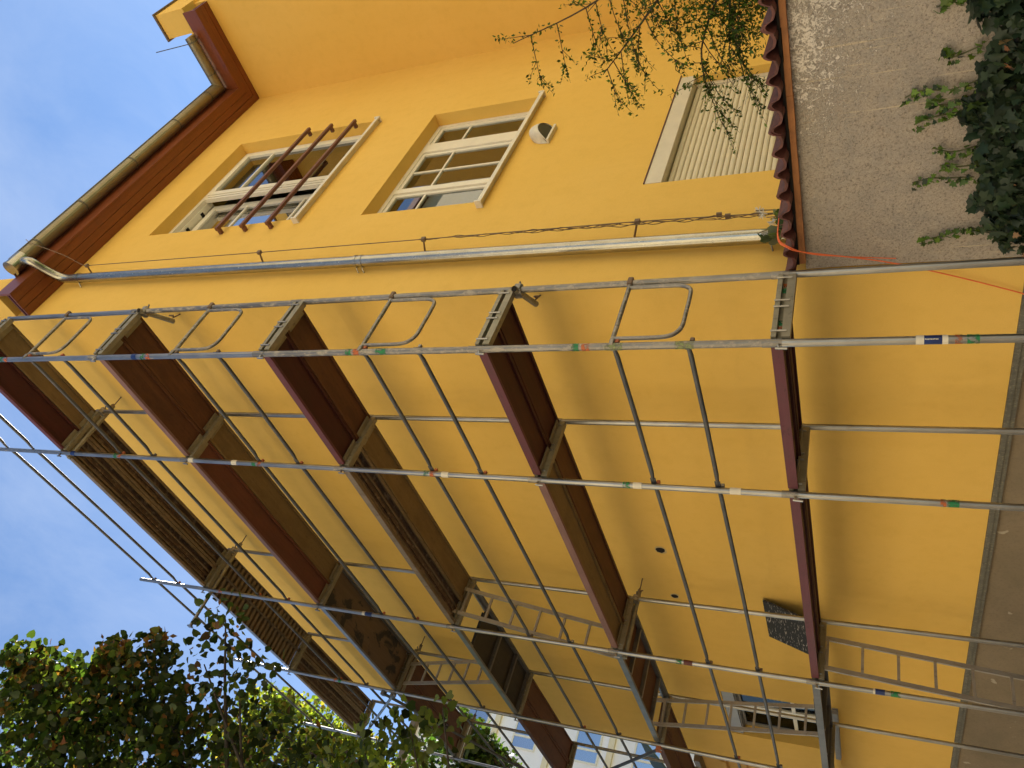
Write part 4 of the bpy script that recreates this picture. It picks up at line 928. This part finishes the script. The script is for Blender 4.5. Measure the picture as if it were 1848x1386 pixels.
def far_tree(label, base, trunk_top, blobs, size, cols, w, seed_cols=None, limbs=6, jit=0.3):
    t = thing('street_tree', label, 'tree', base, 'street trees')
    b0 = Vector(base); tt = Vector(trunk_top)
    limb(t, [b0, b0.lerp(tt, 0.35) + Vector((0.1, 0.05, 0)), b0.lerp(tt, 0.7), tt], 0.2, 0.06, 'trunk')
    for k in range(limbs):
        bl = blobs[k % len(blobs)]; e = Vector(bl[:3]) + Vector((random.uniform(-1, 1) * bl[3] * .6, random.uniform(-1, 1) * bl[4] * .6, random.uniform(-.3, .8) * bl[5]))
        s = b0.lerp(tt, random.uniform(0.55, 0.98)); limb(t, [s, s.lerp(e, 0.5) + Vector((0, 0, 0.25)), e], 0.07, 0.012)
    add_leaves(t, blob_points(blobs), size, cols, w, jit=jit)
    return t
far_tree('sunlit yellow green street tree beyond the farthest scaffold frame', (-13.6, -1.4, 0), (-13.2, -0.6, 11.5),
         [(-12.36, 0.04, 15.12, 0.82, 0.82, 0.82, 900), (-12.41, 0.83, 14.83, 0.75, 0.75, 0.75, 900), (-12.66, 0.72, 13.9, 0.88, 0.88, 0.88, 1200), (-12.97, 0.74, 13.12, 0.73, 0.73, 0.73, 900), (-13.42, 0.21, 13.73, 0.9, 0.9, 0.9, 1000), (-13.33, 0.65, 12.64, 0.65, 0.65, 0.65, 700), (-14.09, 0.5, 12.64, 0.9, 0.9, 0.9, 900), (-13.08, -0.37, 15.0, 1.07, 1.07, 1.07, 1000), (-12.2, 1.17, 14.31, 0.32, 0.32, 0.32, 200)],
         0.105, [(0.17, 0.20, 0.035), (0.10, 0.14, 0.03), (0.26, 0.20, 0.05), (0.22, 0.25, 0.05)], [4, 3, 2, 2], limbs=9)
far_tree('dark green street tree in front of the far pale building', (-13.9, 0.5, 0), (-13.4, 0.9, 8.6),
         [(-13.08, 1.49, 9.79, 0.54, 0.54, 0.54, 700), (-13.33, 1.16, 9.48, 0.61, 0.61, 0.61, 800), (-12.61, 1.7, 9.9, 0.24, 0.24, 0.24, 160), (-13.3, 0.92, 10.36, 0.82, 0.82, 0.82, 1000), (-13.5, 0.99, 9.21, 0.68, 0.68, 0.68, 700), (-13.8, 0.0, 9.6, 1.0, 1.0, 1.2, 900)],
         0.105, [(0.05, 0.085, 0.022), (0.07, 0.11, 0.03), (0.035, 0.06, 0.018)], [4, 2, 3])
far_tree('broad tree added mostly out of view to shade the far bays, opposite the fourth frame', (-9.6, -4.4, 0), (-9.5, -4.3, 7.5),
         [(-9.5, -4.2, 9.2, 2.7, 2.0, 2.3, 6000), (-7.9, -4.5, 7.0, 2.3, 1.7, 2.0, 5000), (-10.9, -4.4, 7.2, 2.4, 1.8, 2.2, 4600), (-9.0, -4.6, 4.9, 2.8, 1.6, 1.4, 4000)], 0.15, [(0.05, 0.085, 0.022), (0.07, 0.11, 0.03), (0.035, 0.06, 0.018)], [4, 2, 3])  # tree added mostly out of view to darken the far facade
far_tree('broad tree added out of view to shade the far bays, past the farthest frame', (-14.6, -4.8, 0), (-14.5, -4.7, 7.5),
         [(-14.5, -4.6, 9.0, 2.6, 1.9, 2.4, 4500), (-13.6, -4.8, 6.6, 2.4, 1.7, 2.0, 3600), (-15.8, -4.8, 7.2, 2.2, 1.8, 2.0, 2600)], 0.16, [(0.05, 0.085, 0.022), (0.07, 0.11, 0.03), (0.035, 0.06, 0.018)], [4, 2, 3])  # out-of-view tree added to darken the far end of the facade
far_tree('large hazy green tree low behind the lime tree', (-19, -3.5, 0), (-19, -3.3, 11),
         [(-19, -2.0, 13.5, 1.8, 1.5, 1.8, 1500), (-19, -3.6, 12.5, 2.3, 1.8, 2.3, 2000), (-18.5, -5.0, 14, 2.2, 1.8, 2.4, 1600)], 0.15, [(0.10, 0.13, 0.03), (0.15, 0.17, 0.04), (0.06, 0.09, 0.02)], [3, 2, 2])

# ------------------------------------------------------------------ ivy on the garden wall
ivy = thing('ivy', 'dark green ivy climbing the foot of the grey garden wall', 'ivy', (0.8, 0.9, 0))
def ivy_top(x): return 1.02 + 0.13 * max(0, min(1, (x - 0.12) / 0.3)) + 0.05 * math.sin(x * 9) + 0.03 * math.sin(x * 23 + 1) + (0.14 * max(0, x - 1.15) if x > 1.15 else 0)
def ivy_pts(n, ylo, yhi):
    P = []
    while len(P) < n:
        x = random.uniform(-0.08, 2.3); z = random.uniform(0.1, 1.4)
        if z < ivy_top(x) - 0.02 * random.random() and (x > 0.03 or z < 0.95) and random.random() < (0.35 if z < 0.6 else 1): P.append((x, YF - random.uniform(ylo, yhi), z))
    return np.array(P)
def ivy_leaves(P, size, cols, w, part=0, name='foliage'):
    n = len(P); yaw = rng.normal(np.pi, 0.55, n) * 0 + rng.normal(0, 0.45, n)
    tl = rng.normal(-1.85, 0.5, n); rl = rng.normal(0, 0.6, n)
    sc = size * rng.uniform(0.5, 1.35, n); tn = tints(n, cols, w, 0.22)
    idx = np.arange(n)
    if part:
        sel = np.argsort(-(sc * 3 - np.abs(P[:, 2] - 1.0)))[:part]; rest = np.setdiff1d(idx, sel)
        protos = [leaves_mesh('leaf_proto', IVY_V, IVY_F, np.zeros((1, 3)), np.zeros(1), np.zeros(1), np.zeros(1), np.ones(1), tints(1, cols, w, 0.22), 'ivy_leaf', None) for q in range(10)]
        datas = [p_.data for p_ in protos]
        for p_ in protos: bpy.data.objects.remove(p_)
        off = Vector(ivy['_o'])
        for i in sel:
            o = bpy.data.objects.new('leaf', random.choice(datas)); COL.objects.link(o); o.parent = ivy
            o.location = Vector(P[i]) - off; o.rotation_euler = (tl[i], rl[i], yaw[i]); o.scale = (sc[i],) * 3
    else: rest = idx
    c = leaves_mesh(name, IVY_V, IVY_F, P[rest], yaw[rest], tl[rest], rl[rest], sc[rest], tn[rest], 'ivy_leaf', ivy); c['kind'] = 'stuff'
DARKIVY = [(0.022, 0.042, 0.020), (0.032, 0.055, 0.022), (0.016, 0.030, 0.016), (0.05, 0.075, 0.022)]
ivy_leaves(ivy_pts(2400, 0.01, 0.09), 0.066, DARKIVY, [4, 3, 3, 0.6])
ivy_leaves(ivy_pts(1700, 0.06, 0.15), 0.072, DARKIVY, [4, 3, 3, 0.8], part=260, name='outer_foliage')
shoots = [[(1.02, 1.10), (0.98, 1.25), (1.0, 1.38), (0.97, 1.47)], [(0.86, 1.12), (0.84, 1.24), (0.83, 1.34), (0.80, 1.42)], [(0.95, 1.12), (0.90, 1.20), (0.90, 1.30), (0.93, 1.36)], [(0.62, 1.1), (0.60, 1.22), (0.64, 1.32)],
          [(0.42, 1.1), (0.43, 1.22), (0.44, 1.33), (0.42, 1.42)], [(0.5, 1.1), (0.50, 1.2), (0.52, 1.28)], [(0.06, 1.02), (0.05, 1.15), (0.015, 1.27), (-0.005, 1.38)], [(1.5, 1.15), (1.46, 1.25), (1.44, 1.33)], [(1.2, 1.12), (1.16, 1.25), (1.18, 1.30)]]
Ps, Ss = [], []
for sh_ in shoots:
    pts = smoothpath([(x, YF - 0.02, z) for x, z in sh_], 6)
    MB().tube(pts, 0.004, 6).build('stem', 'ivy_stem', ivy, True)
    for i, p in enumerate(pts):
        for k in range(2): Ps.append((p.x + random.uniform(-.03, .03), p.y - random.uniform(0.005, 0.03), p.z + random.uniform(-.02, .02))); 
ivy_leaves(np.array(Ps), 0.036, [(0.10, 0.17, 0.02), (0.07, 0.12, 0.02), (0.03, 0.05, 0.02)], [3, 3, 2], name='young_foliage')
ivy_leaves(ivy_pts(26, 0.12, 0.155), 0.045, [(0.22, 0.09, 0.04), (0.3, 0.16, 0.07)], [1, 1], name='dry_leaves')
for k in range(9):
    x = random.uniform(0.1, 1.8); MB().tube(smoothpath([(x, YF - 0.03, 0), (x + random.uniform(-.1, .1), YF - 0.05, 0.45), (x + random.uniform(-.15, .15), YF - 0.06, 0.9)], 5), 0.007, 6).build('stem', 'ivy_stem', ivy, True)

# ------------------------------------------------------------------ arching shrub behind the garden wall
shrub = thing('arching_shrub', 'small leaved shrub arching over the garden wall before the yellow wing', 'shrub', (2.6, 1.75, 0))
SP, ST = [], []
def twig(a, d, ln, droop=0.1, r=0.004, leaves=True, dens=105, name='twig'):
    a = Vector(a); d = Vector(d).normalized(); pts = [a]
    k = max(4, int(ln / 0.07)); cur = a.copy(); dd = d.copy()
    for i in range(k):
        dd = (dd + Vector((random.uniform(-.12, .12), random.uniform(-.12, .12), random.uniform(-.10, .10) - droop * 0.5))).normalized()
        cur = cur + dd * (ln / k); pts.append(cur.copy())
    MB().tube(pts, [r * (1 - 0.7 * i / k) for i in range(k + 1)], 5).build(name, 'twig', shrub, True)
    if leaves:
        for i in range(int(ln * dens)):
            t = random.uniform(0.08, 1.0) * k; j = min(int(t), k - 1); p = pts[j].lerp(pts[j + 1], t - j)
            SP.append(tuple(p + Vector((random.uniform(-1, 1), random.uniform(-1, 1), random.uniform(-1, 1))) * 0.018))
    return pts
LEFT = Vector((-0.75, -0.35, -0.12))
stems = [([(2.6, 1.75, 0), (2.5, 1.7, 1.6), (2.15, 1.55, 2.6), (1.72, 1.4, 3.10), (1.52, 1.4, 3.84)], 0.018, 7, 0.42),
         ([(2.6, 1.75, 0), (2.4, 1.6, 1.8), (1.75, 1.45, 2.65), (1.40, 1.40, 3.05), (1.20, 1.4, 3.28)], 0.016, 8, 0.34),
         ([(2.6, 1.75, 0), (2.3, 1.6, 1.7), (1.7, 1.4, 2.35), (1.3, 1.4, 2.60), (1.0, 1.38, 2.62)], 0.016, 9, 0.42),
         ([(2.6, 1.75, 0), (2.4, 1.65, 1.7), (1.9, 1.45, 2.30), (1.45, 1.42, 2.42), (1.05, 1.4, 2.38)], 0.016, 9, 0.36),
         ([(2.6, 1.75, 0), (2.6, 1.7, 1.7), (2.2, 1.6, 2.6), (1.85, 1.5, 2.95), (1.6, 1.45, 3.3)], 0.016, 7, 0.36)]
for pts, r, nt_, ln in stems:
    sp = smoothpath(pts, 8); MB().tube(sp, [r * (1 - 0.85 * i / (len(sp) - 1)) for i in range(len(sp))], 6).build('stem', 'twig', shrub, True)
    for k in range(nt_):
        i = int(len(sp) * (0.52 + 0.47 * k / nt_)); p = sp[min(i, len(sp) - 1)]
        tp_ = twig(p, LEFT + Vector((random.uniform(-.2, .2), random.uniform(-.25, .25), random.uniform(-.35, .25))), ln * random.uniform(0.7, 1.25), 0.10)
        for q in range(3): twig(tp_[random.randrange(1, len(tp_) - 1)], LEFT + Vector((random.uniform(-.3, .3), random.uniform(-.3, .3), random.uniform(-.7, .5))), random.uniform(0.10, 0.22), 0.08, 0.0025, dens=90)
        twig(p, Vector((random.uniform(-.3, .5), random.uniform(-.5, .3), random.uniform(.1, .9))), random.uniform(0.12, 0.3), 0.0, 0.003)
dense = blob_points([(1.60, 1.42, 2.40, 0.36, 0.25, 0.30, 1700), (1.95, 1.5, 2.6, 0.40, 0.3, 0.42, 1300), (1.36, 1.40, 2.30, 0.22, 0.2, 0.18, 480), (1.5, 1.4, 2.65, 0.2, 0.2, 0.22, 500), (2.2, 1.55, 2.9, 0.4, 0.3, 0.4, 500), (1.75, 1.45, 2.85, 0.22, 0.2, 0.2, 260)])
SP = np.concatenate([np.array(SP), dense])
add_leaves(shrub, SP, 0.031, [(0.055, 0.10, 0.020), (0.085, 0.13, 0.028), (0.035, 0.062, 0.015)], [4, 3, 3], tmpl=(OVAL_V, OVAL_F), name='foliage', jit=0.3)

# dried vine on the conductor, clematis at its foot
vine = thing('dried_vine', 'dry leafless vine twisted round the wire low on the side face', 'vine', (-0.05, 1.5, 2.1))
for ph in (0, 2.1, 4.0):
    pts = []
    for i in range(90):
        z = 2.1 + 3.25 * i / 89
        y = 1.44 + (z - 2.1) / (5.30 - 2.1) * 0.095
        amp = 0.012 * (1 - 0.5 * i / 89) + 0.006 * math.sin(i * 0.9 + ph * 3)
        if ph > 3 and i > 60: break
        pts.append((-0.05 + amp * math.cos(i * 0.55 + ph), y + amp * math.sin(i * 0.55 + ph) + 0.006 * math.sin(i * 0.23 + ph), z))
    MB().tube(pts, 0.0035, 5).build('stem', 'vine_stem', vine, True)
cl = thing('clematis', 'small leafy climber with pale seed heads at the end of the wall tiles', 'climber', (0.0, 1.3, 2.1))
for a, c, e in (((0.0, 1.38, 2.1), (-0.02, 1.45, 2.3), (-0.04, 1.49, 2.42)), ((0.02, 1.3, 2.1), (0.0, 1.33, 2.25), (-0.02, 1.36, 2.33)), ((0.05, 1.2, 2.1), (0.02, 1.18, 2.24), (0.0, 1.15, 2.36))):
    MB().tube(smoothpath([a, c, e], 5), 0.004, 5).build('stem', 'vine_stem', cl, True)
cp = np.array([(-0.02 + random.uniform(-.05, .05), y + random.uniform(-.035, .035), z + random.uniform(-.05, .05)) for y, z, n in ((1.37, 2.27, 9), (1.30, 2.22, 8), (1.16, 2.32, 8), (1.14, 2.25, 6)) for _ in range(n)])
add_leaves(cl, cp, 0.075, [(0.05, 0.08, 0.03), (0.09, 0.12, 0.05), (0.3, 0.32, 0.22)], [4, 3, 1.2], name='foliage', tilt=(-1.5, 0.5))
for y, z in ((1.485, 2.40), (1.44, 2.37), (1.33, 2.29), (1.20, 2.33)):
    m = MB()
    for k in range(26):
        d = Vector((random.gauss(0, 1), random.gauss(0, 1), random.gauss(0, 1))).normalized() * random.uniform(0.02, 0.045); m.tube([(-0.04, y, z), tuple(Vector((-0.04, y, z)) + d)], 0.0022, 4)
    m.build('seed_head', 'seed_fluff', cl)

# ------------------------------------------------------------------ buildings further off
def windows_on(parent, face, us, zs, w, h, gm='blue_glass'):
    for u in us:
        for z in zs:
            if face[0] == 'x':
                X, s = face[1], face[2]
                f = MB().box(min(X, X + s * 0.05), max(X, X + s * 0.05), u - w / 2, u + w / 2, z, z + 0.09).box(min(X, X + s * .05), max(X, X + s * .05), u - w / 2, u + w / 2, z + h - 0.09, z + h)\
                    .box(min(X, X + s * .05), max(X, X + s * .05), u - w / 2, u - w / 2 + 0.09, z + .091, z + h - .091).box(min(X, X + s * .05), max(X, X + s * .05), u + w / 2 - 0.09, u + w / 2, z + .091, z + h - .091)\
                    .box(min(X, X + s * .05), max(X, X + s * .05), u - w * 0.18, u - w * 0.18 + 0.1, z + .091, z + h - .091).build('window', 'frame_paint', parent)
                MB().box(min(X + s * .01, X + s * 0.02), max(X + s * .01, X + s * 0.02), u - w / 2 + 0.09, u + w / 2 - 0.09, z + 0.09, z + h - 0.09).build('pane', gm, f)
            else:
                Y, s = face[1], face[2]
                f = MB().box(u - w / 2, u + w / 2, min(Y, Y + s * .05), max(Y, Y + s * .05), z, z + 0.09).box(u - w / 2, u + w / 2, min(Y, Y + s * .05), max(Y, Y + s * .05), z + h - 0.09, z + h)\
                    .box(u - w / 2, u - w / 2 + .09, min(Y, Y + s * .05), max(Y, Y + s * .05), z + .091, z + h - .091).box(u + w / 2 - .09, u + w / 2, min(Y, Y + s * .05), max(Y, Y + s * .05), z + .091, z + h - .091).build('window', 'frame_paint', parent)
                MB().box(u - w / 2 + 0.09, u + w / 2 - 0.09, min(Y + s * .01, Y + s * .02), max(Y + s * .01, Y + s * .02), z + 0.09, z + h - 0.09).build('pane', gm, f)
XB = -35.0
fb = thing('pale_building', 'tall pale lilac apartment building closing the far end of the street', 'building', (XB - 6, 6, 0))
box('wall', 'white_render', fb, XB - 12, XB, 4.0, 24, 0, 24.0)
for z in (19.6, 16.5, 13.4, 10.3, 7.2): MB().box(XB + 0.001, XB + 0.16, 4.0, 24, z - 0.18, z + 0.12).build('cornice', 'cream_render', fb)
windows_on(fb, ('x', XB + 0.001, 1), [9.3, 13.0, 16.5], [20.1, 17.2, 13.9, 10.9, 7.8], 1.9, 1.35)
MB().box(XB - 12.3, XB + 0.4, 3.7, 24.3, 24.0, 24.3).build('roof', 'coping', fb)
an = thing('ochre_annex', 'low ochre annex continuing the street line past the yellow house', 'building', (-13, 3, 0))
box('wall', 'ochre_render', an, -15.5, -9.61, YF + 0.03, 6, 0, 4.15)
MB().box(-15.55, -9.612, YF - 0.06, YF + 0.028, 3.75, 3.83).build('cornice', 'ochre_render', an)
MB().box(-15.55, -9.612, YF - 0.03, YF + 0.028, 3.45, 3.50).build('cornice', 'ochre_render', an)
MB().box(-15.6, -9.615, YF - 0.12, 6.1, 4.151, 4.24).build('roof', 'coping', an)
aw = MB().prism([(-0.9, 5.05), (-0.02, 5.9), (-0.02, 5.93), (-0.9, 5.08)], lambda a, c, t: (-11.6 + 1.6 * t, YF + 0.35 + a * 0.8, c - 0.55)).build('awning', 'teal_cloth')
tag(aw, 'dark teal cloth awning beyond the house end under the scaffold', 'awning')
nb = thing('cream_house', 'sunlit cream neighbour house across the garden, mirrored in the window panes', 'house', (19, 7, 0))
box('wall', 'cream_render', nb, 11.5, 22, -1, 34, 0, 20)
windows_on(nb, ('x', 11.499, -1), [1.5 + 3.5 * k for k in range(9)], [1.2, 4.6, 8.0, 11.4], 1.3, 1.9)
MB().box(11.1, 22.4, -1.4, 34.4, 20.001, 20.3).build('roof', 'roof_tile', nb)
ob = thing('added_opposite_house', 'unseen cream terrace house across the street, shaped to bounce light onto the facade', 'house', (-4, -22, 0))
box('wall', 'cream_render', ob, -34, 24, -25, -15, 3.4, 16)  # unseen house sized and toned to bounce sunlight onto the facade
box('ground_floor', 'plinth', ob, -34, 24, -25, -15.02, 0, 3.399)  # dark tone invented to cut low-angle bounce light
windows_on(ob, ('y', -14.999, 1), [-27 + 3.4 * k for k in range(13)], [1.2, 4.4, 7.4, 10.3, 13.2], 1.2, 1.7)
MB().box(-34.4, 24.4, -25.4, -14.6, 16.001, 16.3).build('roof', 'roof_tile', ob)

for o in list(bpy.data.objects):
    if '_o' in o: del o['_o']
